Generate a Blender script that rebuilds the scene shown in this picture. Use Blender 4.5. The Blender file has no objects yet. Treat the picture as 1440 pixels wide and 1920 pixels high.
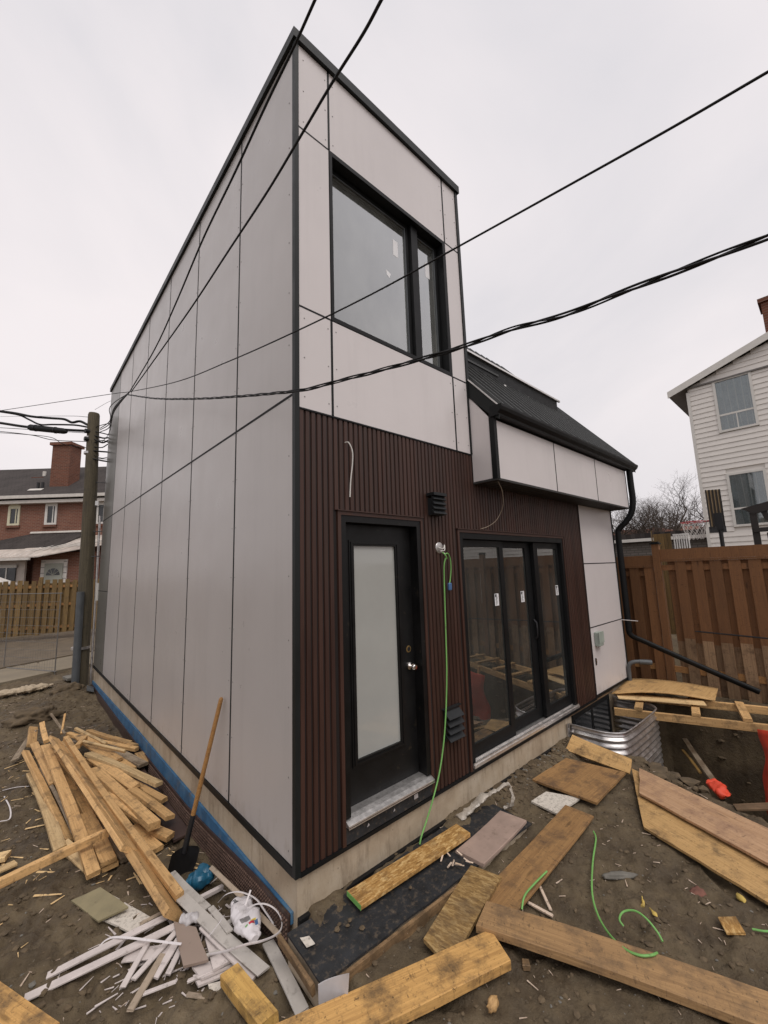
import bpy, bmesh, math, random
import numpy as np
from mathutils import Vector, Matrix, noise as mnoise

random.seed(7)
scene = bpy.context.scene
col = scene.collection
PI = math.pi

# ------------------------------------------------------------------ camera
YAW, PITCH, ROLL = math.radians(42.346), math.radians(8.14), math.radians(-1.855)
CAM = Vector((-1.388, -2.410, 1.800))
fwd = Vector((math.sin(YAW) * math.cos(PITCH), math.cos(YAW) * math.cos(PITCH), math.sin(PITCH)))
rgt = Vector((math.cos(YAW), -math.sin(YAW), 0))
upv = rgt.cross(fwd)
r2 = math.cos(ROLL) * rgt + math.sin(ROLL) * upv
u2 = -math.sin(ROLL) * rgt + math.cos(ROLL) * upv
cam = bpy.data.cameras.new('camera')
cam.sensor_fit = 'VERTICAL'
cam.sensor_height = 36.0
cam.lens = 36.0 * 761.94 / 1920.0
cam.clip_start = 0.05
cam.clip_end = 2000
camo = bpy.data.objects.new('camera', cam)
camo.matrix_world = Matrix(((r2.x, u2.x, -fwd.x, CAM.x), (r2.y, u2.y, -fwd.y, CAM.y), (r2.z, u2.z, -fwd.z, CAM.z), (0, 0, 0, 1)))
col.objects.link(camo)
scene.camera = camo

# ------------------------------------------------------------------ overcast sky
SUN_AZ, SUN_EL = math.radians(196), math.radians(58)      # azimuth clockwise from +Y
world = bpy.data.worlds.new('World')
scene.world = world
world.use_nodes = True
wn = world.node_tree
wn.nodes.clear()
wout = wn.nodes.new('ShaderNodeOutputWorld')
sky = wn.nodes.new('ShaderNodeTexSky')
sky.sky_type = 'NISHITA'
sky.sun_disc = False
sky.sun_elevation = SUN_EL
sky.sun_rotation = SUN_AZ
sky.air_density = 2.0
sky.dust_density = 4.0
bg1 = wn.nodes.new('ShaderNodeBackground')
bg1.inputs[1].default_value = 0.06
wn.links.new(sky.outputs[0], bg1.inputs[0])
tcw = wn.nodes.new('ShaderNodeTexCoord')
mpw = wn.nodes.new('ShaderNodeMapping')
mpw.inputs['Scale'].default_value = (1.0, 1.0, 1.5)
wn.links.new(tcw.outputs['Generated'], mpw.inputs[0])
nzw = wn.nodes.new('ShaderNodeTexNoise')
nzw.inputs['Scale'].default_value = 1.25
nzw.inputs['Detail'].default_value = 7
nzw.inputs['Roughness'].default_value = 0.5
nzw.inputs['Distortion'].default_value = 0.5
wn.links.new(mpw.outputs[0], nzw.inputs['Vector'])
rpw = wn.nodes.new('ShaderNodeValToRGB')
rpw.color_ramp.elements[0].position = 0.34
rpw.color_ramp.elements[0].color = (0.760, 0.735, 0.765, 1)
rpw.color_ramp.elements[1].position = 0.62
rpw.color_ramp.elements[1].color = (0.935, 0.872, 0.880, 1)
wn.links.new(nzw.outputs[0], rpw.inputs[0])
bg2 = wn.nodes.new('ShaderNodeBackground')
bg2.inputs[1].default_value = 1.0
wn.links.new(rpw.outputs[0], bg2.inputs[0])
mxw = wn.nodes.new('ShaderNodeMixShader')
mxw.inputs[0].default_value = 0.93
wn.links.new(bg1.outputs[0], mxw.inputs[1])
wn.links.new(bg2.outputs[0], mxw.inputs[2])
wn.links.new(mxw.outputs[0], wout.inputs[0])

sun = bpy.data.lights.new('sun', 'SUN')
sun.energy = 1.5
sun.angle = math.radians(36)
sun.color = (1.0, 0.95, 0.9)
suno = bpy.data.objects.new('sun', sun)
sd = Vector((math.sin(SUN_AZ) * math.cos(SUN_EL), math.cos(SUN_AZ) * math.cos(SUN_EL), math.sin(SUN_EL)))
suno.rotation_euler = sd.to_track_quat('Z', 'Y').to_euler()
suno.location = (0, -8, 14)
col.objects.link(suno)

scene.view_settings.view_transform = 'Standard'
scene.view_settings.look = 'None'
scene.view_settings.exposure = 0.06
scene.view_settings.gamma = 1.0
scene.view_settings.use_curve_mapping = False
scene.render.engine = 'CYCLES'
scene.cycles.use_denoising = True
scene.cycles.max_bounces = 8
scene.cycles.transparent_max_bounces = 12

# ------------------------------------------------------------------ node helpers
class NT:
    def __init__(s, name):
        s.m = bpy.data.materials.new(name)
        s.m.use_nodes = True
        s.t = s.m.node_tree
        s.t.nodes.clear()
        s.out = s.t.nodes.new('ShaderNodeOutputMaterial')
        s.b = s.t.nodes.new('ShaderNodeBsdfPrincipled')
        s.t.links.new(s.b.outputs[0], s.out.inputs[0])
        s.tc = s.t.nodes.new('ShaderNodeTexCoord')
    def n(s, typ, **kw):
        nd = s.t.nodes.new('ShaderNode' + typ)
        for k, v in kw.items():
            setattr(nd, k, v)
        return nd
    def put(s, sock, v):
        if isinstance(v, bpy.types.NodeSocket):
            s.t.links.new(v, sock)
        elif isinstance(v, (tuple, list)) and len(v) == 3 and sock.type == 'RGBA':
            sock.default_value = (*v, 1)
        else:
            sock.default_value = v
    def coord(s, scale=(1, 1, 1), kind='Object', rot=(0, 0, 0), loc=(0, 0, 0), rnd=0):
        mp = s.n('Mapping')
        mp.inputs['Scale'].default_value = scale
        mp.inputs['Rotation'].default_value = rot
        mp.inputs['Location'].default_value = loc
        src = s.tc.outputs[kind]
        if rnd:
            oi = s.n('ObjectInfo')
            mu = s.n('VectorMath', operation='MULTIPLY_ADD')
            s.put(mu.inputs[0], oi.outputs['Random'])
            mu.inputs[1].default_value = (rnd, rnd * 1.7, rnd * .6)
            s.put(mu.inputs[2], src)
            src = mu.outputs[0]
        s.put(mp.inputs[0], src)
        return mp.outputs[0]
    def noise(s, vec, scale=5, detail=6, rough=.55, dist=0):
        nd = s.n('TexNoise')
        s.put(nd.inputs['Vector'], vec)
        nd.inputs['Scale'].default_value = scale
        nd.inputs['Detail'].default_value = detail
        nd.inputs['Roughness'].default_value = rough
        nd.inputs['Distortion'].default_value = dist
        return nd.outputs[0]
    def ramp(s, fac, stops):
        nd = s.n('ValToRGB')
        e = nd.color_ramp.elements
        while len(e) < len(stops):
            e.new(0.5)
        for i, (p, c) in enumerate(stops):
            e[i].position = p
            e[i].color = (c, c, c, 1) if isinstance(c, (int, float)) else (*c, 1)
        s.put(nd.inputs[0], fac)
        return nd.outputs[0]
    def mix(s, fac, a, b, mode='MIX'):
        nd = s.n('Mix', data_type='RGBA', blend_type=mode)
        s.put(nd.inputs[0], fac)
        s.put(nd.inputs[6], a)
        s.put(nd.inputs[7], b)
        return nd.outputs[2]
    def math(s, op, a, b=0.0):
        nd = s.n('Math', operation=op)
        s.put(nd.inputs[0], a)
        s.put(nd.inputs[1], b)
        return nd.outputs[0]
    def bump(s, h, strength=.3, dist=.01):
        nd = s.n('Bump')
        nd.inputs['Strength'].default_value = strength
        nd.inputs['Distance'].default_value = dist
        s.put(nd.inputs['Height'], h)
        s.put(s.b.inputs['Normal'], nd.outputs[0])
    def set(s, col_=None, rough=None, metal=None, spec=None, coat=None):
        for k, v in (('Base Color', col_), ('Roughness', rough), ('Metallic', metal), ('Specular IOR Level', spec), ('Coat Weight', coat)):
            if v is not None:
                s.put(s.b.inputs[k], v)
        return s.m

MAT = {}
def simple(name, c, rough=.6, metal=0, spec=.5, var=.18, scale=6, bump=0, bscale=40, coord='Object', dirt=0, dirtcol=(.07, .055, .035)):
    t = NT(name)
    v = t.coord(kind=coord, rnd=3)
    f = t.noise(v, scale, 6, .6)
    lo = tuple(a * (1 - var) for a in c)
    hi = tuple(min(1, a * (1 + var)) for a in c)
    cc = t.ramp(f, [(.3, lo), (.7, hi)])
    rr = t.ramp(f, [(.3, max(0, rough - .08)), (.7, min(1, rough + .08))])
    if dirt:
        d = t.ramp(t.noise(v, scale * 2.3, 8, .7), [(.62 - dirt * .3, 0.0), (.80 - dirt * .2, 1.0)])
        cc = t.mix(t.math('MULTIPLY', d, .8), cc, dirtcol)
    t.set(cc, rr, metal, spec)
    if bump:
        t.bump(t.noise(v, bscale, 5, .6), bump, .004)
    MAT[name] = t.m
    return t.m

def wood(name, c, dark, streak=.6, dirt=.35, rough=.75, grain=26, dirtcol=(.10, .065, .035), ax='X'):
    """timber with its grain along the local axis ax"""
    t = NT(name)
    sc = (lambda a, b: (a, b, b)) if ax == 'X' else (lambda a, b: (b, b, a))
    v = t.coord(sc(1.3, 42), rnd=5)
    g = t.noise(v, 1.6, 8, .62, 1.2)
    v2 = t.coord(sc(.5, 13), rnd=5)
    g2 = t.noise(v2, 2.2, 5, .6, 2.0)
    k = t.mix(.45, g, g2)
    cc = t.ramp(k, [(.34, dark), (.47, tuple(.35 * a + .65 * b for a, b in zip(dark, c))), (.55, c), (.68, tuple(min(1, a * 1.18) for a in c))])
    v3 = t.coord((1, 1, 1), rnd=7)
    oi = t.n('ObjectInfo')
    hs = t.n('HueSaturation')
    t.put(hs.inputs['Value'], t.math('MULTIPLY_ADD', oi.outputs['Random'], .45))
    hs.inputs['Value'].links[0].from_node.inputs[2].default_value = .76
    t.put(hs.inputs['Color'], cc)
    cc = hs.outputs[0]
    # knots
    vo = t.n('TexVoronoi')
    t.put(vo.inputs['Vector'], t.coord(sc(2.2, 9), rnd=9))
    vo.inputs['Scale'].default_value = 1.0
    kn = t.ramp(vo.outputs['Distance'], [(.06, 1.0), (.14, 0.0)])
    cc = t.mix(t.math('MULTIPLY', kn, .6), cc, tuple(a * .35 for a in dark))
    # mud stains
    d = t.ramp(t.noise(v3, 5.5, 10, .72), [(.60 - dirt * .36, 0.0), (.76 - dirt * .3, 1.0)])
    cc = t.mix(t.math('MULTIPLY', d, .85), cc, dirtcol)
    d2 = t.ramp(t.noise(t.coord(sc(26, 7), rnd=4), 2.0, 5, .65), [(.60, 0.0), (.70, 1.0)])
    cc = t.mix(t.math('MULTIPLY', d2, streak), cc, tuple(a * .55 for a in dirtcol))
    d3 = t.ramp(t.noise(t.coord((1, 1, 1), rnd=8), 55, 4, .7), [(.60, 0.0), (.70, .8)])
    cc = t.mix(d3, cc, tuple(a * .5 for a in dirtcol))
    t.set(cc, t.ramp(k, [(.3, rough - .15), (.7, rough + .1)]), 0, .35)
    t.bump(t.mix(.5, g, t.noise(v3, 60, 4, .6)), .55, .005)
    MAT[name] = t.m

def strand(name, a, b, c, dirt=.3):
    """oriented strand board: random flakes"""
    t = NT(name)
    v = t.coord((1, 1, 1), rnd=3)
    dn = t.n('TexNoise')
    t.put(dn.inputs['Vector'], v)
    dn.inputs['Scale'].default_value = 9
    wv = t.n('VectorMath', operation='MULTIPLY_ADD')
    t.put(wv.inputs[0], dn.outputs[1])
    wv.inputs[1].default_value = (.012, .012, .012)
    t.put(wv.inputs[2], v)
    outs = []
    for rot, sc in ((.5, (26, 78, 40)), (2.0, (22, 90, 40))):
        mp = t.n('Mapping')
        mp.inputs['Rotation'].default_value = (0, 0, rot)
        mp.inputs['Scale'].default_value = sc
        t.put(mp.inputs[0], wv.outputs[0])
        vo = t.n('TexVoronoi')
        t.put(vo.inputs['Vector'], mp.outputs[0])
        vo.inputs['Scale'].default_value = 1.0
        outs.append(vo.outputs['Color'])
    k = t.mix(.5, outs[0], outs[1])
    k = t.mix(.45, k, t.noise(t.coord((30, 70, 30), rnd=2), 2.0, 4, .6))
    bw = t.n('RGBToBW')
    t.put(bw.inputs[0], k)
    cc = t.ramp(bw.outputs[0], [(.30, a), (.50, b), (.68, c)])
    d = t.ramp(t.noise(v, 6, 8, .7), [(.60 - dirt * .3, 0.0), (.85 - dirt * .3, 1.0)])
    cc = t.mix(t.math('MULTIPLY', d, .8), cc, (.12, .08, .045))
    t.set(cc, .75, 0, .3)
    t.bump(bw.outputs[0], .4, .003)
    MAT[name] = t.m

# ------------------------------------------------------------------ mesh helpers
class MB:
    def __init__(s):
        s.v, s.f, s.mi = [], [], []
    def quad(s, a, b, c, d):
        n = len(s.v)
        s.v += [tuple(a), tuple(b), tuple(c), tuple(d)]
        s.f.append((n, n + 1, n + 2, n + 3))
        return s
    def box(s, x0, x1, y0, y1, z0, z1):
        n = len(s.v)
        s.v += [(x0, y0, z0), (x1, y0, z0), (x1, y1, z0), (x0, y1, z0), (x0, y0, z1), (x1, y0, z1), (x1, y1, z1), (x0, y1, z1)]
        s.f += [tuple(n + i for i in q) for q in ((0, 3, 2, 1), (4, 5, 6, 7), (0, 1, 5, 4), (1, 2, 6, 5), (2, 3, 7, 6), (3, 0, 4, 7))]
        return s
    def prism(s, pts, vec):
        """polygon pts extruded by vec"""
        n = len(s.v)
        k = len(pts)
        vec = Vector(vec)
        s.v += [tuple(p) for p in pts] + [tuple(Vector(p) + vec) for p in pts]
        s.f.append(tuple(range(n + k - 1, n - 1, -1)))
        s.f.append(tuple(range(n + k, n + 2 * k)))
        for i in range(k):
            j = (i + 1) % k
            s.f.append((n + i, n + j, n + k + j, n + k + i))
        return s
    def tube(s, pts, r, n=8, caps=True, flat=1.0, spin=0):
        pts = [Vector(p) for p in pts]
        rr = r if isinstance(r, (list, tuple)) else [r] * len(pts)
        base = len(s.v)
        prev = None
        for i, p in enumerate(pts):
            d = (pts[min(i + 1, len(pts) - 1)] - pts[max(i - 1, 0)])
            if d.length < 1e-9:
                d = Vector((0, 0, 1))
            d.normalize()
            if prev is None:
                a = Vector((0, 0, 1)) if abs(d.z) < .9 else Vector((1, 0, 0))
                u = d.cross(a).normalized()
            else:
                u = (prev - d * prev.dot(d))
                u = u.normalized() if u.length > 1e-6 else d.orthogonal().normalized()
            prev = u
            w = d.cross(u)
            for k in range(n):
                t = 2 * PI * k / n + spin
                q = p + u * math.cos(t) * rr[i] + w * math.sin(t) * rr[i] * flat
                s.v.append(tuple(q))
        for i in range(len(pts) - 1):
            for k in range(n):
                a = base + i * n + k
                b = base + i * n + (k + 1) % n
                s.f.append((a, b, b + n, a + n))
        if caps:
            s.f.append(tuple(base + k for k in range(n - 1, -1, -1)))
            e = base + (len(pts) - 1) * n
            s.f.append(tuple(e + k for k in range(n)))
        return s
    def lathe(s, prof, c, n=16, axis='Z'):
        base = len(s.v)
        for r, h in prof:
            for k in range(n):
                t = 2 * PI * k / n
                a, b = r * math.cos(t), r * math.sin(t)
                s.v.append({'Z': (c[0] + a, c[1] + b, c[2] + h), 'Y': (c[0] + a, c[1] + h, c[2] + b), 'X': (c[0] + h, c[1] + a, c[2] + b)}[axis])
        for i in range(len(prof) - 1):
            for k in range(n):
                a = base + i * n + k
                b = base + i * n + (k + 1) % n
                s.f.append((a, b, b + n, a + n))
        s.f.append(tuple(base + k for k in range(n)))
        e = base + (len(prof) - 1) * n
        s.f.append(tuple(e + k for k in range(n)))
        return s
    def mesh(s, name, mat, smooth=False):
        me = bpy.data.meshes.new(name)
        me.from_pydata(s.v, [], s.f)
        if mat is not None:
            me.materials.append(MAT[mat] if isinstance(mat, str) else mat)
        bm = bmesh.new()
        bm.from_mesh(me)
        bmesh.ops.recalc_face_normals(bm, faces=bm.faces)
        bm.to_mesh(me)
        bm.free()
        if smooth:
            me.polygons.foreach_set('use_smooth', [True] * len(me.polygons))
            try:
                me.set_sharp_from_angle(angle=math.radians(40))
            except Exception:
                pass
        me.update()
        return me

def root_of(o):
    while o.parent:
        o = o.parent
    return o
def obj(name, mb, mat, parent=None, smooth=False, loc=None, label=None, cat=None, group=None, kind=None):
    me = mb.mesh(name, mat, smooth) if isinstance(mb, MB) else mb
    o = bpy.data.objects.new(name, me)
    col.objects.link(o)
    if parent is not None:
        o.parent = parent
        # meshes are drawn in world coordinates: undo the thing's own location
        if parent.parent is None and parent.type == 'EMPTY':
            o.location = -parent.location
    if loc is not None:
        o.location = loc
    if label: o['label'] = label
    if cat: o['category'] = cat
    if group: o['group'] = group
    if kind: o['kind'] = kind
    return o
def thing(name, label, cat, loc=(0, 0, 0), group=None):
    o = bpy.data.objects.new(name, None)
    o.empty_display_size = .2
    o.location = loc
    col.objects.link(o)
    o['label'] = label
    o['category'] = cat
    if group: o['group'] = group
    return o
def bevel(me, w, seg=1):
    bm = bmesh.new()
    bm.from_mesh(me)
    bmesh.ops.bevel(bm, geom=bm.edges[:] , offset=w, segments=seg, affect='EDGES', clamp_overlap=True)
    bm.to_mesh(me)
    bm.free()
    return me
def catmull(pts, sub=8):
    P = [Vector(p) for p in pts]
    if len(P) < 3:
        return P
    P = [P[0] * 2 - P[1]] + P + [P[-1] * 2 - P[-2]]
    out = []
    for i in range(1, len(P) - 2):
        for k in range(sub):
            t = k / sub
            a, b, c, d = P[i - 1], P[i], P[i + 1], P[i + 2]
            out.append(.5 * ((2 * b) + (c - a) * t + (2 * a - 5 * b + 4 * c - d) * t * t + (3 * b - a - 3 * c + d) * t ** 3))
    out.append(P[-2])
    return out
BOARDS = [
    ('siding_offcut', 'brown ribbed siding offcut lying between the lumber pile and the blue band', 'lumber', 'offcuts in the lumber pile beside the grey wall', 'sidingscrap', (-0.149, 4.336, -0.4), (-0.093, 1.832, -0.5), 0.15, 0.02, 6),
    ('lumber_offcut', 'thin stud leaning at the left flank of the pile, its top end highest', 'lumber', 'offcuts in the lumber pile beside the grey wall', 'lumber', (-1.107, 4.6, -0.26), (-0.847, 2.44, -0.46), 0.07, 0.038, -25),
    ('lumber_offcut', 'narrow grey edged stud under the left flank of the pile', 'lumber', 'offcuts in the lumber pile beside the grey wall', 'lumber', (-1.068, 4.459, -0.36), (-0.86, 2.607, -0.47), 0.05, 0.038, 10),
    ('lumber_offcut', 'pale flat stud with dark end, leftmost of the pile', 'lumber', 'offcuts in the lumber pile beside the grey wall', 'lumberpale', (-1.066, 4.15, -0.38), (-0.925, 2.315, -0.44), 0.089, 0.038, 4),
    ('lumber_offcut', 'stud whose dark end shows low in the middle of the pile', 'lumber', 'offcuts in the lumber pile beside the grey wall', 'lumber', (-0.796, 3.968, -0.36), (-0.67, 2.59, -0.42), 0.089, 0.038, -6),
    ('lumber_offcut', 'short thick stud ending below the crossing timber', 'lumber', 'offcuts in the lumber pile beside the grey wall', 'lumber', (-0.713, 2.709, -0.4), (-0.653, 1.813, -0.43), 0.11, 0.038, 3),
    ('lumber_offcut', 'stud lying directly under the thick short stud in the pile', 'lumber', 'offcuts in the lumber pile beside the grey wall', 'lumber', (-0.722, 2.877, -0.46), (-0.637, 1.82, -0.475), 0.11, 0.038, 3),
    ('lumber_offcut', 'weathered grey stud pointing under the long beam', 'lumber', 'offcuts in the lumber pile beside the grey wall', 'lumbergrey', (-0.626, 2.555, -0.44), (-0.532, 1.827, -0.47), 0.07, 0.038, 0),
    ('lumber_offcut', 'reddish block end poking out low at the right of the pile', 'lumber', 'offcuts in the lumber pile beside the grey wall', 'lumber', (-0.413, 2.217, -0.44), (-0.313, 1.747, -0.46), 0.1, 0.038, 0),
    ('lumber_offcut', 'stubby stud end at the lower right of the pile', 'lumber', 'offcuts in the lumber pile beside the grey wall', 'lumber', (-0.302, 2.03, -0.41), (-0.197, 1.804, -0.43), 0.089, 0.045, 0),
    ('lumber_offcut', 'flat stud running down the middle of the pile, knots and dark saw marks', 'lumber', 'offcuts in the lumber pile beside the grey wall', 'lumber', (-0.943, 4.372, -0.18), (-0.763, 1.712, -0.42), 0.089, 0.038, 0),
    ('lumber_offcut', 'short block in the shade behind the siding offcut', 'lumber', 'offcuts in the lumber pile beside the grey wall', 'lumber', (-0.054, 3.764, -0.36), (-0.03, 3.438, -0.38), 0.089, 0.04, 0),
    ('lumber_offcut', 'stud at the far right of the pile reaching the blue band', 'lumber', 'offcuts in the lumber pile beside the grey wall', 'lumber', (-0.44, 4.932, -0.28), (-0.047, 3.971, -0.33), 0.075, 0.038, -10),
    ('lumber_offcut', 'stud lying across behind the far studs of the pile', 'lumber', 'offcuts in the lumber pile beside the grey wall', 'lumber', (-0.657, 5.096, -0.3), (-0.058, 3.859, -0.33), 0.06, 0.045, 0),
    ('lumber_offcut', 'wide flat board near the top right of the pile', 'lumber', 'offcuts in the lumber pile beside the grey wall', 'lumber', (-0.562, 4.781, -0.27), (-0.313, 3.604, -0.32), 0.13, 0.03, 5),
    ('lumber_offcut', 'wide dull board with a cut corner in the right of the pile', 'lumber', 'offcuts in the lumber pile beside the grey wall', 'lumber', (-0.416, 4.234, -0.34), (-0.224, 3.339, -0.37), 0.14, 0.025, 0),
    ('lumber_offcut', 'pale nail marked stud on the right slope of the pile', 'lumber', 'offcuts in the lumber pile beside the grey wall', 'lumberpale', (-0.549, 3.97, -0.27), (-0.087, 2.654, -0.33), 0.089, 0.038, -8),
    ('lumber_offcut', 'stud split at its lower end on the right slope of the pile', 'lumber', 'offcuts in the lumber pile beside the grey wall', 'lumber', (-0.32, 3.218, -0.36), (-0.096, 2.425, -0.4), 0.07, 0.038, 5),
    ('lumber_offcut', 'notched stud on the right of the long beam', 'lumber', 'offcuts in the lumber pile beside the grey wall', 'lumber', (-0.535, 3.912, -0.3), (-0.286, 2.781, -0.34), 0.1, 0.038, 12),
    ('lumber_offcut', 'pale streaked stud low on the right slope of the pile', 'lumber', 'offcuts in the lumber pile beside the grey wall', 'lumber', (-0.316, 2.758, -0.34), (-0.144, 2.014, -0.38), 0.089, 0.038, -12),
    ('lumber_offcut', 'thick stud with its dark square end facing the shovel', 'lumber', 'offcuts in the lumber pile beside the grey wall', 'lumber', (-0.563, 3.4, -0.26), (-0.313, 1.866, -0.31), 0.1, 0.06, -4),
    ('lumber_offcut', 'stud hidden half under the long beam', 'lumber', 'offcuts in the lumber pile beside the grey wall', 'lumber', (-0.838, 4.239, -0.26), (-0.617, 2.683, -0.31), 0.06, 0.038, 15),
    ('lumber_offcut', 'upper beam of the pile ending under the long beam', 'lumber', 'offcuts in the lumber pile beside the grey wall', 'lumber', (-0.864, 4.276, -0.09), (-0.562, 1.534, -0.26), 0.12, 0.038, -38),
    ('lumber_offcut', 'slim stud lying along the ridge of the long beam', 'lumber', 'offcuts in the lumber pile beside the grey wall', 'lumber', (-0.763, 4.171, -0.08), (-0.381, 0.888, -0.34), 0.055, 0.045, 0),
    ('lumber_offcut', 'longest beam of the pile, muddy at its near end', 'lumber', 'offcuts in the lumber pile beside the grey wall', 'lumber', (-0.776, 3.546, -0.12), (-0.427, 0.802, -0.38), 0.13, 0.05, -42),
    ('lumber_offcut', 'narrow stud laid across the pile to the left edge', 'lumber', 'offcuts in the lumber pile beside the grey wall', 'lumber', (-1.358, 1.943, -0.33), (-0.636, 2.012, -0.29), 0.05, 0.06, 0),
    ('lumber_offcut', 'upright short stud at the back of the pile beside the grey scrap', 'lumber', 'offcuts in the lumber pile beside the grey wall', 'lumber', (-1.006, 5.614, -0.26), (-1.043, 4.918, -0.3), 0.1, 0.038, -20),
    ('lumber_offcut', 'upright short stud with a dark open end at the back of the pile', 'lumber', 'offcuts in the lumber pile beside the grey wall', 'lumber', (-0.925, 5.543, -0.2), (-0.911, 4.769, -0.24), 0.06, 0.045, 10),
    ('lumber_offcut', 'splintered grey offcut at the back left of the pile', 'lumber', 'offcuts in the lumber pile beside the grey wall', 'lumbergrey', (-1.019, 5.455, -0.28), (-1.207, 4.878, -0.42), 0.09, 0.02, 20),
    ('lumber_offcut', 'thin lath sticking up behind the pile leaning right', 'lumber', 'offcuts in the lumber pile beside the grey wall', 'lumber', (-0.682, 5.345, -0.1), (-0.734, 5.052, -0.28), 0.025, 0.025, 0),
    ('lumber_offcut', 'thin dark lath crossing the leaning lath behind the pile', 'lumber', 'offcuts in the lumber pile beside the grey wall', 'lumbergrey', (-0.817, 5.718, -0.15), (-0.699, 4.976, -0.27), 0.03, 0.02, 0),
    ('lumber_offcut', 'small cut block with its end toward the camera on the pile', 'lumber', 'offcuts in the lumber pile beside the grey wall', 'lumber', (-0.536, 4.468, -0.22), (-0.634, 4.264, -0.24), 0.06, 0.05, 0),
    ('lumber_offcut', 'pale stud stub at the left edge of the ground', 'lumber', 'offcuts in the lumber pile beside the grey wall', 'lumberpale', (-1.368, 2.625, -0.46), (-1.247, 2.584, -0.46), 0.1, 0.04, 0),
    ('lumber_offcut', 'pointed pale offcut at the left edge beside the crossing stud', 'lumber', 'offcuts in the lumber pile beside the grey wall', 'lumberpale', (-1.35, 2.367, -0.46), (-1.2, 2.416, -0.47), 0.08, 0.02, 0),
    ('plank', 'orange plank in the bottom left corner of the yard', 'plank', None, 'plank', (-1.41, 1.088, -0.38), (-1.133, 0.434, -0.36), 0.16, 0.04, 0),
    ('lumber_offcut', 'broad stud filling the hollow left of the long beam', 'lumber', 'offcuts in the lumber pile beside the grey wall', 'lumber', (-0.832, 4.557, -0.33), (-0.568, 2.562, -0.4), 0.12, 0.038, 0),
    ('lumber_offcut', 'rough stud deep in the pile between the crossing timber and the beam', 'lumber', 'offcuts in the lumber pile beside the grey wall', 'lumber', (-0.731, 3.65, -0.44), (-0.558, 2.21, -0.47), 0.12, 0.038, 0),
    ('lumber_offcut', 'low stud under the right slope of the pile', 'lumber', 'offcuts in the lumber pile beside the grey wall', 'lumber', (-0.461, 3.312, -0.42), (-0.27, 2.163, -0.46), 0.13, 0.038, 0),
    ('lumber_offcut', 'low stud under the notched stud', 'lumber', 'offcuts in the lumber pile beside the grey wall', 'lumber', (-0.539, 3.829, -0.4), (-0.312, 2.756, -0.43), 0.11, 0.038, 0),
    ('lumber_offcut', 'board lying flat at the far end of the pile', 'lumber', 'offcuts in the lumber pile beside the grey wall', 'lumber', (-0.786, 4.953, -0.36), (-0.555, 3.846, -0.4), 0.15, 0.038, 0),
    ('lumber_offcut', 'knotty stud resting on the right slope near the thick stud', 'lumber', 'offcuts in the lumber pile beside the grey wall', 'lumber', (-0.55, 2.73, -0.3), (-0.362, 2.045, -0.33), 0.07, 0.035, 6.1450847444850965),
    ('lumber_offcut', 'splintered lath lying over the far studs', 'lumber', 'offcuts in the lumber pile beside the grey wall', 'lumberpale', (-0.583, 5.024, -0.24), (-0.35, 4.156, -0.27), 0.035, 0.035, 12.08934946303647),
    ('lumber_offcut', 'short stub tipped up beside the upper beam', 'lumber', 'offcuts in the lumber pile beside the grey wall', 'lumberdark', (-0.724, 3.568, -0.26), (-0.668, 2.901, -0.3), 0.06, 0.035, 14.75967827828483),
    ('lumber_offcut', 'narrow batten between the two leftmost studs', 'lumber', 'offcuts in the lumber pile beside the grey wall', 'lumbergrey', (-0.989, 4.072, -0.33), (-0.824, 2.425, -0.41), 0.035, 0.035, 22.122514188852513),
    ('lumber_offcut', 'cut stud end left of the flat middle stud', 'lumber', 'offcuts in the lumber pile beside the grey wall', 'lumber', (-1.029, 4.84, -0.26), (-0.904, 3.497, -0.33), 0.08, 0.035, 11.994928736996535),
    ('lumber_offcut', 'broken board showing pale wood under the crossing timber', 'lumber', 'offcuts in the lumber pile beside the grey wall', 'lumberpale', (-0.903, 2.401, -0.45), (-0.768, 1.925, -0.47), 0.09, 0.035, 21.11624983327085),
    ('lumber_offcut', 'dark wet stud along the foot of the pile at right', 'lumber', 'offcuts in the lumber pile beside the grey wall', 'lumberdark', (-0.493, 2.256, -0.47), (-0.357, 1.766, -0.485), 0.08, 0.035, -23.549738585819263),
    ('lumber_offcut', 'bark edged slab behind the nail marked stud', 'lumber', 'offcuts in the lumber pile beside the grey wall', 'lumbergrey', (-0.331, 4.272, -0.33), (-0.086, 3.361, -0.36), 0.11, 0.035, -1.718867281094731),
    ('lumber_offcut', 'thin lath across the upper right of the pile', 'lumber', 'offcuts in the lumber pile beside the grey wall', 'lumberpale', (-0.574, 4.292, -0.22), (-0.234, 3.642, -0.25), 0.03, 0.035, 22.167835849915683),
    ('lumber_offcut', 'stud offcut lying by itself toward the wall', 'lumber', 'offcuts in the lumber pile beside the grey wall', 'lumber', (-0.196, 4.597, -0.36), (-0.055, 4.257, -0.37), 0.06, 0.035, 7.448727656846209),
    ('cladding_strip', 'thin grey strip half under the printed bag', 'strip', 'white trim strips dumped on the mud', 'trimgrey', (-0.275, 0.515, -0.42), (-0.048, 0.512, -0.4), 0.03, 0.01, 9.621611802014947),
    ('cladding_strip', 'white splinter strip pointing at the yellow block', 'strip', 'white trim strips dumped on the mud', 'trimwhite', (-0.488, 0.357, -0.465), (-0.332, 0.294, -0.45), 0.025, 0.01, -9.283056848324534),
    ('cladding_strip', 'short grey strip across the bent grey strip', 'strip', 'white trim strips dumped on the mud', 'trimgrey', (-0.255, 0.668, -0.375), (-0.233, 0.392, -0.375), 0.04, 0.01, -0.7423428532280703),
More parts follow.
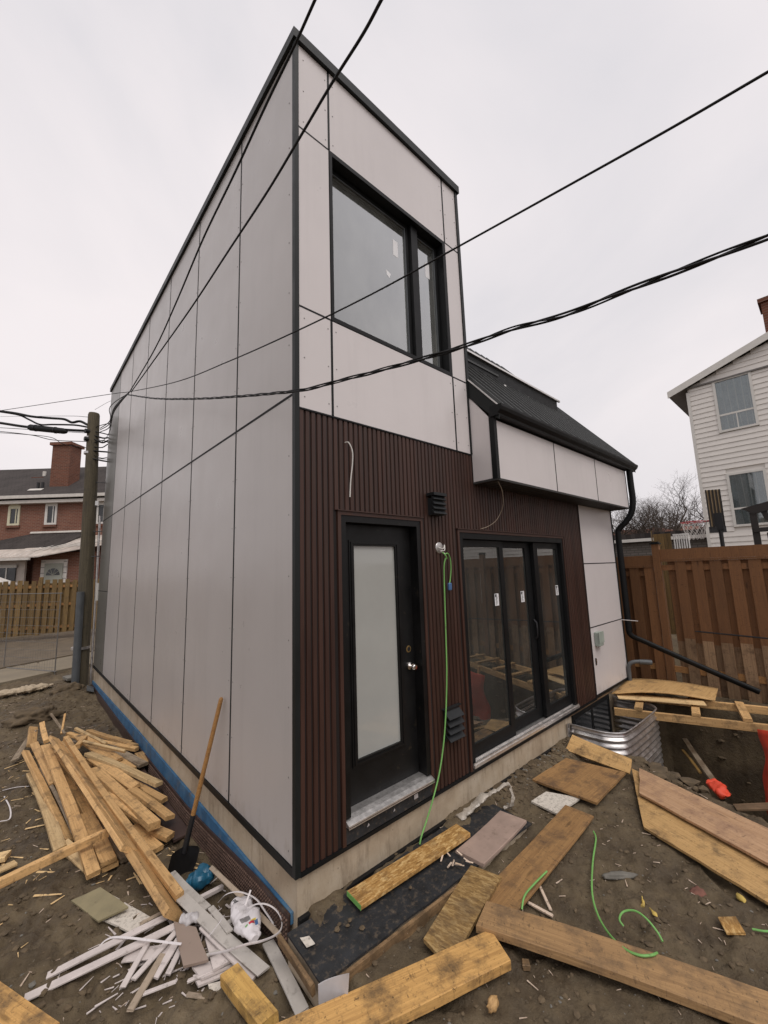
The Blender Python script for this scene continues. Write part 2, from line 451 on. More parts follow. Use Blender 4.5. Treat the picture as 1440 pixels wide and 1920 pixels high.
    ('cladding_strip', 'slim white strip at the lower edge of the strip heap', 'strip', 'white trim strips dumped on the mud', 'trimwhite', (-0.688, 0.468, -0.475), (-0.536, 0.404, -0.465), 0.022, 0.01, -6.082252017124072),
    ('cladding_strip', 'broken beige strip left of the beam end', 'strip', 'white trim strips dumped on the mud', 'trimbeige', (-0.599, 0.988, -0.465), (-0.415, 0.951, -0.44), 0.03, 0.01, 1.0502606216623303),
    ('cladding_strip', 'narrow strip lying over the torn cladding piece', 'strip', 'white trim strips dumped on the mud', 'trimgrey', (-0.414, 0.41, -0.425), (-0.237, 0.33, -0.415), 0.02, 0.01, 1.7745885102744197),
    ('cladding_strip', 'muddy strip below the lowest cladding piece', 'strip', 'white trim strips dumped on the mud', 'trimbeige', (-0.505, 0.299, -0.48), (-0.389, 0.139, -0.475), 0.03, 0.01, -11.685259449866347),
    ('cladding_strip', 'white strip leaning from the membrane to the bag', 'strip', 'white trim strips dumped on the mud', 'trimwhite', (-0.092, 0.539, -0.36), (-0.005, 0.222, -0.39), 0.02, 0.01, -6.798484788867644),
    ('cladding_strip', 'long white trim strip, upper one of the two longest', 'strip', 'white trim strips dumped on the mud', 'trimwhite', (-1.075, 0.963, -0.46), (-0.435, 0.878, -0.43), 0.05, 0.012, 0),
    ('cladding_strip', 'long white trim strip, lower one of the two longest', 'strip', 'white trim strips dumped on the mud', 'trimwhite', (-1.173, 0.9, -0.47), (-0.442, 0.757, -0.43), 0.055, 0.012, 0),
    ('cladding_strip', 'white strip under the two longest strips crossing at right', 'strip', 'white trim strips dumped on the mud', 'trimwhite', (-0.712, 0.809, -0.475), (-0.479, 0.615, -0.46), 0.09, 0.012, 0),
    ('cladding_strip', 'white strip with pointed tip fanning left below the long strips', 'strip', 'white trim strips dumped on the mud', 'trimwhite', (-0.763, 0.59, -0.475), (-0.603, 0.769, -0.45), 0.035, 0.012, 0),
    ('cladding_strip', 'white strip in the middle of the fan below the long strips', 'strip', 'white trim strips dumped on the mud', 'trimwhite', (-0.71, 0.594, -0.47), (-0.455, 0.709, -0.43), 0.035, 0.012, 0),
    ('cladding_strip', 'beige strip reaching farthest down in the fan of strips', 'strip', 'white trim strips dumped on the mud', 'trimbeige', (-0.758, 0.421, -0.475), (-0.548, 0.625, -0.455), 0.04, 0.012, 0),
    ('cladding_strip', 'muddy white strip right of the beige strip', 'strip', 'white trim strips dumped on the mud', 'trimwhite', (-0.618, 0.518, -0.47), (-0.451, 0.654, -0.44), 0.045, 0.012, 0),
    ('cladding_strip', 'short white strip beside the brown panel', 'strip', 'white trim strips dumped on the mud', 'trimwhite', (-0.559, 0.486, -0.47), (-0.446, 0.605, -0.45), 0.035, 0.012, 0),
    ('cladding_strip', 'wide light grey strip under the big grey strip by the beam end', 'strip', 'white trim strips dumped on the mud', 'trimgrey', (-0.355, 1.24, -0.4), (-0.276, 0.706, -0.4), 0.085, 0.012, 0),
    ('cladding_strip', 'long bent grey strip running toward the yellow block', 'strip', 'white trim strips dumped on the mud', 'trimgrey', (-0.371, 0.899, -0.37), (-0.185, 0.033, -0.4), 0.075, 0.012, 0),
    ('cladding_strip', 'long pale strip beside the bent grey strip, left of it', 'strip', 'white trim strips dumped on the mud', 'trimwhite', (-0.332, 0.589, -0.4), (-0.235, 0.059, -0.42), 0.045, 0.014, 0),
    ('cladding_strip', 'small white strip stub behind the printed bag', 'strip', 'white trim strips dumped on the mud', 'trimwhite', (-0.259, 0.893, -0.43), (-0.089, 0.89, -0.43), 0.03, 0.03, 0),
    ('cladding_strip', 'thin brown strip leaning along the dimple membrane', 'strip', 'white trim strips dumped on the mud', 'trimbeige', (-0.13, 1.029, -0.36), (-0.039, 0.123, -0.36), 0.03, 0.014, 30),
    ('cladding_strip', 'grey strip lying alone below the black mat corner', 'strip', 'white trim strips dumped on the mud', 'trimgrey', (-0.065, 0.222, -0.43), (-0.15, -0.322, -0.38), 0.07, 0.012, 0),
    ('lumber_block', 'yellow painted timber block near the bottom edge', 'lumber', None, 'yellowwood', (-0.325, 0.174, -0.39), (-0.296, -0.255, -0.36), 0.1, 0.06, 0),
    ('lumber_block', 'dirty grey batten against the yellow timber block', 'lumber', None, 'lumbergrey', (-0.346, 0.155, -0.43), (-0.326, -0.109, -0.42), 0.025, 0.05, 0),
    ('edge_batten', 'rotten tan batten along the left edge of the black mat', 'lumber', None, 'lumberrot', (-0.099, 0.022, -0.262), (-0.118, -0.366, -0.258), 0.022, 0.055, 8),
    ('osb_strip', 'strand board strip with a green end on the black mat', 'board', None, 'osb', (0.31, -0.16, -0.185), (1.322, -0.221, -0.185), 0.15, 0.03, 0),
    ('stone_board', 'pinkish dusty board between the strand board strip and the brown board', 'board', None, 'pinkboard', (1.152, -0.402, -0.225), (1.788, -0.372, -0.215), 0.225, 0.025, 0),
    ('plywood_strip', 'long brown plywood strip lying toward the house', 'board', None, 'plydark', (2.297, -0.687, -0.255), (0.945, -0.728, -0.265), 0.235, 0.02, 0),
    ('plank', 'long weathered brown plank running out at the right edge', 'plank', None, 'plankdark', (0.81, -0.74, -0.218), (1.347, -1.989, -0.25), 0.2, 0.045, 0),
    ('plank', 'wide orange plank in the foreground at the bottom edge', 'plank', None, 'plank', (0.728, -0.915, -0.235), (-0.485, -0.46, -0.25), 0.2, 0.05, 0),
    ('wood_chip', 'white splinter lying left of the green cable', 'splinter', None, 'splinter', (1.174, -0.833, -0.3), (1.184, -0.986, -0.3), 0.022, 0.01, 0),
    ('wood_chip', 'white splinter standing near the end of the plank', 'splinter', None, 'splinter', (1.328, -0.829, -0.28), (1.219, -0.956, -0.3), 0.018, 0.01, 0),
    ('block', 'small brown timber block below the long plank', 'lumber', None, 'lumberrot', (0.788, -1.008, -0.3), (0.811, -1.034, -0.3), 0.04, 0.03, 0),
    ('osb_chip', 'small square strand board chip at the right on the mud', 'board', None, 'osb', (1.875, -1.71, -0.285), (1.781, -1.762, -0.285), 0.095, 0.012, 8),
    ('lumber_offcut', 'weathered stud lying in the dark pit', 'lumber', None, 'lumbergrey', (5.629, -0.693, -0.62), (4.27, -1.249, -0.52), 0.06, 0.04, 10),
    ('lumber_offcut', 'yellow tinted batten beside the stud in the pit', 'lumber', None, 'yellowwood', (5.374, -0.721, -0.68), (4.614, -1.055, -0.6), 0.03, 0.02, 0),
    ('dark_board', 'dark board jutting in at the right edge beside the orange cloth', 'board', None, 'lumberdark', (3.346, -1.557, -0.3), (3.504, -1.892, -0.22), 0.09, 0.02, 0),
    ('lumber_offcut', 'brown board end low at the right edge of the pit', 'lumber', None, 'lumberdark', (3.357, -1.608, -0.36), (3.158, -1.901, -0.3), 0.1, 0.03, 0),
]
SHEETS = [
    ('fibre_board', 'olive grey board square lying on the mud left of the strips', 'board', None, 'olive', [(-0.746, 1.526, -0.44), (-0.632, 1.165, -0.44), (-0.799, 1.204, -0.46), (-0.914, 1.56, -0.46)], 0.012),
    ('foam_board', 'white board speckled with mud under the olive square', 'board', None, 'specked', [(-0.694, 1.481, -0.485), (-0.52, 0.987, -0.475), (-0.656, 0.977, -0.475), (-0.773, 1.255, -0.485)], 0.012),
    ('cladding_offcut', 'taupe cladding offcut lying on the white strips', 'board', None, 'taupe', [(-0.452, 0.769, -0.41), (-0.361, 0.619, -0.41), (-0.378, 0.347, -0.42), (-0.493, 0.422, -0.43)], 0.014),
    ('cladding_offcut', 'white cladding offcut right of the taupe one', 'board', None, 'trimwhite', [(-0.337, 0.53, -0.43), (-0.25, 0.404, -0.43), (-0.253, 0.257, -0.43), (-0.371, 0.288, -0.44)], 0.014),
    ('cladding_offcut', 'torn white cladding piece under the white offcut', 'board', None, 'trimwhite', [(-0.448, 0.415, -0.455), (-0.26, 0.334, -0.455), (-0.246, 0.25, -0.455), (-0.43, 0.305, -0.46)], 0.012),
    ('cladding_offcut', 'lowest cladding piece with dark edge below the torn one', 'board', None, 'trimwhite', [(-0.452, 0.381, -0.475), (-0.249, 0.281, -0.475), (-0.247, 0.225, -0.475), (-0.45, 0.294, -0.475)], 0.012),
    ('cladding_offcut', 'small white scrap speckled black near the yellow block', 'board', None, 'specked', [(-0.403, 0.277, -0.485), (-0.329, 0.235, -0.485), (-0.332, 0.188, -0.485), (-0.404, 0.208, -0.485)], 0.012),
    ('osb_offcut', 'strand board offcut under the two planks', 'board', None, 'osbdark', [(1.103, -0.45, -0.235), (1.16, -0.653, -0.235), (0.596, -0.764, -0.245), (0.451, -0.71, -0.25), (0.465, -0.59, -0.25)], 0.02),
    ('plywood_offcut', 'brown plywood square with a dark cord mark by the window well', 'board', None, 'plydark', [(2.478, -0.17, -0.245), (3.11, -0.215, -0.235), (3.204, -0.76, -0.235), (2.493, -0.756, -0.245)], 0.02),
    ('foam_board', 'white board speckled with mud beside the plywood square', 'board', None, 'specked', [(2.173, -0.319, -0.272), (2.412, -0.339, -0.272), (2.521, -0.603, -0.272), (2.153, -0.561, -0.272)], 0.015),
    ('plywood_offcut', 'light plywood offcut tilted against the corrugated window well', 'board', None, 'ply', [(3.521, -0.116, -0.14), (3.389, -0.763, -0.17), (3.24, -0.781, -0.25), (3.328, -0.111, -0.25)], 0.015),
    ('plywood_sheet', 'lower large orange plywood sheet over the pit edge', 'board', None, 'ply', [(3.37, -0.76, -0.25), (2.817, -1.927, -0.24), (2.085, -1.966, -0.25), (2.432, -1.128, -0.26), (2.851, -0.962, -0.26)], 0.018),
    ('plywood_sheet', 'upper large plywood sheet lying on the orange one', 'board', None, 'plypink', [(3.33, -0.847, -0.21), (2.875, -1.929, -0.195), (2.424, -1.953, -0.205), (2.855, -0.982, -0.22)], 0.018),
]
CABLES = {
    'g1': ([(2.127, -0.866, -0.275), (2.05, -0.912, -0.278), (1.79, -0.989, -0.278), (1.521, -1.086, -0.28), (1.363, -1.175, -0.278), (1.231, -1.286, -0.25), (1.171, -1.386, -0.235), (1.168, -1.462, -0.222), (1.212, -1.505, -0.222), (1.265, -1.517, -0.235)], 0.006),
    'g2': ([(1.388, -1.311, -0.29), (1.397, -1.289, -0.27), (1.455, -1.293, -0.26), (1.482, -1.346, -0.24), (1.471, -1.407, -0.24), (1.451, -1.465, -0.265), (1.427, -1.497, -0.285)], 0.0055),
    'g3': ([(1.413, -0.842, -0.235), (1.256, -0.837, -0.235), (1.126, -0.839, -0.24), (1.055, -0.857, -0.27)], 0.0055),
    'g4': ([(1.873, -1.823, -0.285), (1.9, -1.887, -0.275), (2.014, -1.951, -0.285)], 0.0055),
    's1': ([(-0.212, 0.648, -0.36), (-0.183, 0.592, -0.3), (-0.138, 0.52, -0.27), (-0.089, 0.458, -0.28), (-0.055, 0.4, -0.3), (-0.039, 0.32, -0.33), (-0.026, 0.224, -0.36), (-0.022, 0.189, -0.38)], 0.007),
    's2': ([(-0.158, 0.319, -0.25), (-0.119, 0.264, -0.22), (-0.076, 0.216, -0.22), (-0.037, 0.176, -0.25), (-0.021, 0.134, -0.29), (-0.041, 0.111, -0.32), (-0.09, 0.114, -0.33), (-0.174, 0.115, -0.31), (-0.232, 0.164, -0.32), (-0.302, 0.278, -0.38), (-0.362, 0.376, -0.42)], 0.007),
    's3': ([(-0.155, 0.359, -0.26), (-0.1, 0.401, -0.22)], 0.006),
    's4': ([(-0.34, 0.453, -0.38), (-0.301, 0.427, -0.33), (-0.26, 0.42, -0.29)], 0.007),
    's5': ([(-0.843, 0.98, -0.48), (-0.782, 0.993, -0.46), (-0.725, 0.91, -0.43), (-0.58, 0.697, -0.41), (-0.471, 0.543, -0.4)], 0.006),
    's6': ([(-1.299, 4.193, -0.51), (-1.188, 4.147, -0.5), (-1.078, 4.037, -0.49)], 0.006),
    's7': ([(-1.284, 3.979, -0.5), (-1.237, 3.59, -0.49), (-1.239, 3.362, -0.5), (-1.308, 3.37, -0.5)], 0.006),
    'wrap': ([(1.459, -0.071, -0.23), (1.579, -0.092, -0.2), (1.714, -0.135, -0.14), (1.819, -0.201, -0.1), (1.945, -0.24, -0.08), (1.925, -0.289, -0.12), (1.907, -0.306, -0.17), (1.902, -0.274, -0.23), (1.869, -0.236, -0.24)], 0.012),
    'w3': ([(-2.06, 6.102, 4.312), (-1.707, 5.769, 4.368), (-0.552, 4.124, 4.366), (-0.408, 3.724, 4.294), (-0.345, 1.672, 3.674), (-0.312, 0.416, 3.367), (-0.289, -0.497, 3.166), (-0.17, -1.047, 3.15), (-0.077, -1.498, 3.156), (-0.036, -1.97, 3.113), (-0.013, -2.242, 3.089), (0.005, -2.451, 3.077)], 0.0042),
    'w4': ([(-0.405, 3.728, 4.259), (-0.359, 2.438, 3.769), (-0.323, 1.386, 3.407), (-0.296, 0.547, 3.135), (-0.265, -0.454, 2.831), (-0.188, -0.795, 2.788), (-0.128, -1.06, 2.761), (-0.049, -1.417, 2.73), (-0.026, -1.682, 2.705), (-0.007, -1.877, 2.671), (0.007, -2.044, 2.664), (0.023, -2.238, 2.653), (0.036, -2.396, 2.644)], 0.006),
    'w1': ([(-0.391, 3.715, 4.296), (-0.409, 2.313, 4.278), (-0.462, 1.324, 4.267), (-0.523, 0.432, 4.258), (-0.55, -0.224, 4.25), (-0.575, -0.705, 4.245), (-0.587, -1.018, 4.241), (-0.599, -1.21, 4.239)], 0.0065),
    'w2': ([(-0.375, 3.701, 4.295), (-0.395, 2.135, 4.173), (-0.413, 1.015, 4.085), (-0.443, 0.118, 4.014), (-0.462, -0.48, 3.967), (-0.486, -0.878, 3.936), (-0.507, -1.186, 3.911), (-0.516, -1.419, 3.893), (-0.53, -1.545, 3.883)], 0.0065),
    'b1': ([(-0.232, 7.685, 4.93), (-0.249, 6.384, 4.669), (-0.332, 5.382, 4.586), (-0.38, 4.366, 4.41), (-0.396, 3.721, 4.289)], 0.008),
    'b2': ([(-0.229, 7.691, 4.885), (-0.244, 6.391, 4.61), (-0.329, 5.387, 4.55), (-0.378, 4.368, 4.394), (-0.396, 3.721, 4.289)], 0.008),
    'b3': ([(-0.235, 7.681, 4.963), (-0.252, 6.378, 4.713), (-0.333, 5.379, 4.612), (-0.38, 4.365, 4.422), (-0.396, 3.721, 4.289)], 0.008),
    'b4': ([(-0.196, 7.704, 4.661), (-0.189, 6.887, 4.613), (-0.284, 5.89, 4.564), (-0.356, 5.658, 4.688), (-0.366, 5.131, 4.632), (-0.406, 3.733, 4.275)], 0.006),
    'p1': ([(-0.365, 8.561, 5.265), (-0.496, 8.793, 5.393), (-0.63, 8.918, 5.374), (-0.771, 9.032, 5.453), (-0.995, 9.358, 5.526), (-1.318, 9.643, 5.577), (-1.6, 10.012, 5.703), (-1.886, 10.39, 5.806), (-2.475, 11.164, 5.991)], 0.028),
    'p2': ([(-0.362, 8.568, 5.217), (-0.589, 8.764, 5.274), (-0.943, 9.211, 5.34), (-1.17, 9.415, 5.35), (-1.358, 9.693, 5.506), (-1.551, 9.975, 5.664), (-1.885, 10.391, 5.794)], 0.02),
    'p3': ([(-0.356, 8.578, 5.133), (-0.708, 9.022, 5.209), (-1.346, 9.715, 5.335), (-1.866, 10.425, 5.532), (-2.456, 11.196, 5.736)], 0.03),
    'p4': ([(-0.352, 8.584, 5.085), (-0.933, 9.229, 5.195), (-1.858, 10.439, 5.42), (-2.443, 11.219, 5.558)], 0.007),
    'p5': ([(-0.338, 8.609, 4.894), (-0.918, 9.255, 4.99), (-1.287, 9.697, 5.15), (-1.852, 10.45, 5.332), (-2.437, 11.23, 5.469)], 0.008),
    'p6': ([(-0.328, 8.627, 4.751), (-0.73, 9.104, 4.885), (-0.963, 9.414, 5.087), (-1.473, 9.99, 5.218), (-2.435, 11.233, 5.443)], 0.007),
    'p7': ([(-1.374, 9.727, 5.332), (-0.698, 8.994, 5.165)], 0.055),
    'p8': ([(-0.369, 8.531, 5.444), (-0.599, 12.341, 6.607), (-2.305, 21.619, 9.078)], 0.006),
    'p9': ([(-0.237, 8.765, 5.73), (0.238, 10.22, 6.566), (0.937, 12.113, 7.617)], 0.004),
}

# ------------------------------------------------------------------ materials
def m_panel(name, c):
    t = NT(name)
    v = t.coord(kind='Object')
    f = t.noise(v, .8, 5, .6)
    cc = t.ramp(f, [(.3, tuple(a * .94 for a in c)), (.7, tuple(min(1, a * 1.04) for a in c))])
    st = t.noise(t.coord((3, 3, .25)), 2.0, 6, .7)
    cc = t.mix(t.ramp(st, [(.52, 0.0), (.75, .22)]), cc, tuple(a * .72 for a in c))
    sp = t.ramp(t.noise(v, 55, 3, .6), [(.74, 0.0), (.80, .25)])
    cc = t.mix(sp, cc, tuple(a * .8 for a in c))
    t.set(cc, t.ramp(t.noise(v, 3, 5, .6), [(.3, .27), (.7, .36)]), 0, .5)
    sp3 = t.n('SeparateXYZ')
    t.put(sp3.inputs[0], t.tc.outputs['Object'])
    low = t.ramp(t.math('SUBTRACT', t.noise(t.coord((5, 5, 2.5)), 2.6, 9, .7), t.math('MULTIPLY', sp3.outputs[2], .9)), [(.40, 0.0), (.66, .40)])
    cc = t.mix(low, cc, (.21, .165, .115))
    t.put(t.b.inputs['Base Color'], cc)
    t.bump(t.noise(v, 90, 3, .5), .06, .002)
    MAT[name] = t.m
m_panel('panel', (.455, .425, .41))  # same cladding as the front; darker colour carries the side wall's shade
m_panel('panellit', (.63, .59, .585))  # lit copy of that cladding, front daylight put into the colour
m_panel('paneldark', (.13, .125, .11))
simple('trim', (.007, .0075, .008), .5, 0, .22, .2)
simple('trimgreen', (.009, .011, .011), .5, 0, .3, .2)
simple('backing', (.006, .006, .006), .8)
def m_slat():
    t = NT('slat')
    v = t.coord((14, 14, .7), rnd=6)
    f = t.noise(v, 2.2, 6, .6, .4)
    oi = t.n('ObjectInfo')
    cc = t.ramp(f, [(.3, (.034, .0148, .0102)), (.7, (.054, .0235, .0162))])
    d = t.ramp(t.noise(t.coord((1, 1, .5), rnd=2), 2.5, 6, .65), [(.5, 0.0), (.8, .35)])
    cc = t.mix(d, cc, (.055, .036, .024))
    hv = t.n('HueSaturation')
    t.put(hv.inputs['Color'], cc)
    t.put(hv.inputs['Value'], t.ramp(oi.outputs['Random'], [(0.0, .80), (1.0, 1.22)]))
    cc = hv.outputs[0]
    t.set(cc, t.ramp(f, [(.3, .42), (.7, .58)]), 0, .4)
    t.bump(f, .12, .002)
    MAT['slat'] = t.m
m_slat()
simple('slatgroove', (.010, .0055, .0045), .8)
def m_conc():
    t = NT('concrete')
    v = t.coord()
    f = t.noise(v, 3, 8, .65)
    cc = t.ramp(f, [(.25, (.27, .205, .14)), (.5, (.40, .325, .235)), (.75, (.48, .41, .32))])
    d = t.ramp(t.noise(t.coord((6, 6, 1.2)), 2.4, 6, .7), [(.52, 0.0), (.72, .6)])
    cc = t.mix(d, cc, (.13, .095, .06))
    pits = t.ramp(t.noise(v, 42, 3, .6), [(.68, 0.0), (.73, .7)])
    cc = t.mix(pits, cc, (.09, .07, .05))
    t.set(cc, .85, 0, .3)
    t.bump(t.noise(v, 30, 6, .65), .3, .006)
    MAT['concrete'] = t.m
m_conc()
def m_blue():
    t = NT('bluemembrane')
    v = t.coord()
    f = t.noise(v, 5, 8, .65)
    cc = t.ramp(f, [(.28, (.022, .055, .10)), (.5, (.030, .115, .235)), (.72, (.075, .17, .27))])
    d = t.ramp(t.noise(v, 7, 8, .7), [(.55, 0.0), (.70, .8)])
    cc = t.mix(d, cc, (.15, .14, .12))
    t.set(cc, .6, 0, .4)
    t.bump(t.noise(v, 25, 4, .6), .3, .005)
    MAT['bluemembrane'] = t.m
m_blue()
simple('dimple', (.042, .022, .018), .5, 0, .5, .35, 9, dirt=.35)
simple('dimpledust', (.115, .072, .055), .8, 0, .3, .4, 20)
def m_glass(name, tint, rough=0.0, refl=1.0, dust_haze=.06):
    t = NT(name)
    t.t.nodes.remove(t.b)
    tr = t.n('BsdfTransparent')
    tr.inputs[0].default_value = (*tint, 1)
    gl = t.n('BsdfGlossy')
    gl.inputs['Roughness'].default_value = rough
    gl.inputs[0].default_value = (.9, .92, .93, 1)
    fr = t.n('Fresnel')
    fr.inputs[0].default_value = 1.55
    mu = t.math('MULTIPLY', fr.outputs[0], refl)
    mu2 = t.math('ADD', mu, .03)
    df = t.n('BsdfDiffuse')
    df.inputs[0].default_value = (.50, .51, .47, 1)
    film = t.n('MixShader')
    sm = t.ramp(t.noise(t.coord((1, 1, .6)), 2.2, 7, .65), [(.35, dust_haze * .6), (.70, dust_haze * 1.6)])  # dust film that also paints a pale haze over the pane
    t.put(film.inputs[0], sm)
    t.t.links.new(tr.outputs[0], film.inputs[1])
    t.t.links.new(df.outputs[0], film.inputs[2])
    mx = t.n('MixShader')
    t.put(mx.inputs[0], mu2)
    t.t.links.new(film.outputs[0], mx.inputs[1])
    t.t.links.new(gl.outputs[0], mx.inputs[2])
    t.t.links.new(mx.outputs[0], t.out.inputs[0])
    MAT[name] = t.m
m_glass('glass', (.72, .76, .72), .01, 2.4, .075)
m_glass('glassup', (.85, .89, .88), .02, 4.6, .24)  # film turned up so its pale colour adds to the reflected sky
m_glass('pane', (.80, .84, .85), .02, 1.6)
simple('frosted', (.36, .365, .345), .10, 0, .6, .05, 2)
simple('interior', (.36, .345, .29), .9, var=.3, scale=1.5)
simple('interiorfloor', (.30, .22, .14), .7, var=.3, scale=2)
simple('drywall', (.42, .42, .40), .9, var=.08, scale=2)
simple('alu', (.72, .70, .68), .35, .85, .5, .12, 20, dirt=.15)
simple('galv', (.55, .53, .52), .38, .9, .5, .22, 9, dirt=.22, dirtcol=(.16, .10, .07))
simple('chrome', (.75, .72, .70), .18, 1, .5, .08)
simple('doorblack', (.007, .007, .0072), .42, 0, .25, .3, 5, dirt=.04)
simple('brass', (.45, .30, .12), .35, .9)
simple('sticker', (.75, .75, .76), .5, var=.03)
simple('ink', (.03, .03, .03), .6)
simple('roofmetal', (.034, .036, .035), .45, .2, .5, .22, 4)
simple('soffit', (.030, .028, .027), .7)
simple('screw', (.25, .24, .23), .4, .8)
simple('vent', (.013, .0145, .016), .5, 0, .35, .3)
simple('boxgreen', (.30, .34, .30), .6)
simple('pvcgrey', (.075, .082, .088), .5, dirt=.1)
simple('black', (.010, .010, .011), .55, var=.3)
simple('rubber', (.007, .007, .0075), .6, 0, .3, var=.3)
simple('greencable', (.17, .40, .105), .45, var=.15, dirt=.08)
simple('whitecable', (.62, .60, .56), .5)
simple('strap', (.62, .58, .58), .45, var=.1, dirt=.12)
simple('bag', (.60, .57, .58), .4, var=.12, bump=.5, bscale=14, dirt=.15)
simple('bagred', (.50, .03, .05), .4)
simple('bagblue', (.06, .14, .30), .4)
simple('bagyellow', (.55, .42, .06), .4)
simple('baggrey', (.17, .16, .16), .45)
simple('bluebag', (.012, .085, .15), .3, var=.3, bump=.5, bscale=20)
simple('cloth', (.42, .34, .24), .9, var=.2, bump=.6, bscale=18, dirt=.2)
simple('orange', (.62, .055, .02), .6, var=.2, bump=.3, bscale=30)
simple('plastic', (.42, .40, .40), .35, var=.15)
simple('wrap', (.36, .32, .27), .25, var=.35, scale=14, bump=.8, bscale=35)
simple('steel', (.035, .035, .038), .4, .6)
simple('stone', (.15, .14, .12), .85, var=.3, scale=8, bump=.4, bscale=20)
simple('clod', (.105, .076, .045), .95, var=.4, scale=14, bump=.6, bscale=24)
simple('brickchip', (.20, .085, .06), .9, var=.3)
simple('foamyellow', (.50, .36, .09), .8, var=.3, dirt=.2)
wood('lumber', (.57, .355, .155), (.36, .205, .082), dirt=.25)
wood('lumberpale', (.64, .46, .24), (.42, .27, .12), dirt=.20)
wood('lumbergrey', (.30, .24, .17), (.16, .115, .075), dirt=.45)
wood('lumberdark', (.20, .125, .07), (.10, .06, .035), dirt=.45)
wood('lumberrot', (.30, .19, .095), (.14, .08, .04), dirt=.6)
wood('plank', (.50, .29, .10), (.33, .18, .06), dirt=.36)
wood('plankdark', (.33, .20, .092), (.20, .118, .054), dirt=.36, dirtcol=(.13, .085, .05))
wood('ply', (.48, .30, .125), (.34, .195, .072), dirt=.24)
wood('plypink', (.42, .265, .155), (.30, .17, .085), dirt=.30, dirtcol=(.24, .14, .09))
wood('plydark', (.29, .165, .066), (.19, .10, .040), dirt=.34, dirtcol=(.10, .06, .035))
wood('yellowwood', (.50, .31, .095), (.33, .18, .05), dirt=.30)
wood('splinter', (.62, .50, .40), (.42, .30, .20), dirt=.05)
wood('handle', (.42, .22, .075), (.27, .125, .04), dirt=.12, rough=.5)
strand('osb', (.24, .125, .035), (.42, .235, .075), (.62, .42, .18), .28)
strand('osbdark', (.13, .075, .03), (.27, .165, .06), (.42, .29, .13), .5)
simple('sidingscrap', (.055, .032, .026), .5, var=.3, dirt=.2)
simple('trimwhite', (.56, .50, .475), .6, var=.1, scale=9, dirt=.16, bump=.15)
simple('trimgrey', (.43, .40, .365), .6, var=.12, scale=7, dirt=.18)
simple('trimbeige', (.34, .27, .20), .7, var=.2, scale=9, dirt=.25)
simple('taupe', (.27, .205, .165), .55, var=.06, scale=3, dirt=.05)
simple('olive', (.235, .20, .115), .8, var=.18, scale=6, dirt=.2)
simple('pinkboard', (.33, .24, .195), .85, var=.16, scale=7, dirt=.25, dirtcol=(.16, .11, .075), bump=.15)
simple('specked', (.60, .55, .48), .7, var=.08, scale=18, dirt=.42, dirtcol=(.07, .05, .035))
simple('matblack', (.016, .017, .019), .75, var=.5, scale=12, dirt=.33, dirtcol=(.14, .105, .07), bump=.5, bscale=50)
def m_mud():
    t = NT('mud')
    v = t.coord()
    a = t.noise(v, 1.0, 8, .62)
    b = t.noise(v, 3.2, 9, .68)
    c = t.noise(v, 14, 8, .65)
    k = t.mix(.62, a, b)
    cc = t.ramp(k, [(.33, (.034, .0225, .0125)), (.44, (.072, .050, .0275)), (.55, (.132, .098, .057)), (.68, (.20, .155, .098))])
    cc = t.mix(t.ramp(c, [(.35, .0), (.75, .55)]), cc, (.115, .092, .062))
    dk = t.ramp(t.noise(v, 22, 6, .7), [(.57, 0.0), (.68, .6)])
    cc = t.mix(dk, cc, (.035, .024, .014))
    sp = t.ramp(t.noise(v, 75, 3, .6), [(.69, 0.0), (.74, .85)])
    cc = t.mix(sp, cc, (.27, .235, .18))
    t.set(cc, t.ramp(k, [(.36, .50), (.52, .92)]), 0, .35)
    h = t.mix(.5, t.noise(v, 9, 9, .7), t.noise(v, 38, 6, .65))
    t.bump(h, .85, .035)
    MAT['mud'] = t.m
m_mud()
simple('gravel', (.115, .088, .058), .9, var=.3, scale=2.5, bump=.6, bscale=45)
simple('laneslab', (.20, .165, .115), .85, var=.18, scale=2, bump=.3, bscale=30)
def m_brick(name, ka, kb, c1, c2, mortar):
    t = NT(name)
    sep = t.n('SeparateXYZ')
    t.put(sep.inputs[0], t.tc.outputs['Object'])
    cb = t.n('CombineXYZ')
    t.put(cb.inputs[0], t.math('ADD', t.math('MULTIPLY', sep.outputs[0], ka), t.math('MULTIPLY', sep.outputs[1], kb)))
    t.put(cb.inputs[1], sep.outputs[2])
    br = t.n('TexBrick')
    t.put(br.inputs['Vector'], cb.outputs[0])
    br.inputs['Scale'].default_value = 1
    br.inputs['Brick Width'].default_value = .23
    br.inputs['Row Height'].default_value = .078
    br.inputs['Mortar Size'].default_value = .011
    br.inputs['Color1'].default_value = (*c1, 1)
    br.inputs['Color2'].default_value = (*c2, 1)
    br.inputs['Mortar'].default_value = (*mortar, 1)
    n = t.noise(t.coord(), 1.3, 6, .65)
    cc = t.mix(t.ramp(n, [(.35, 0.0), (.75, .5)]), br.outputs[0], tuple(a * .55 for a in c1))
    t.set(cc, .9, 0, .25)
    t.bump(br.outputs['Fac'], -.3, .01)
    MAT[name] = t.m
m_brick('brick', 1.413, .065, (.23, .092, .060), (.155, .064, .045), (.25, .18, .14))
m_brick('brickchimney', 1.413, .065, (.19, .070, .043), (.12, .046, .031), (.18, .13, .10))
m_brick('blockwall', 1.0, 1.0, (.20, .18, .16), (.15, .135, .12), (.10, .09, .08))
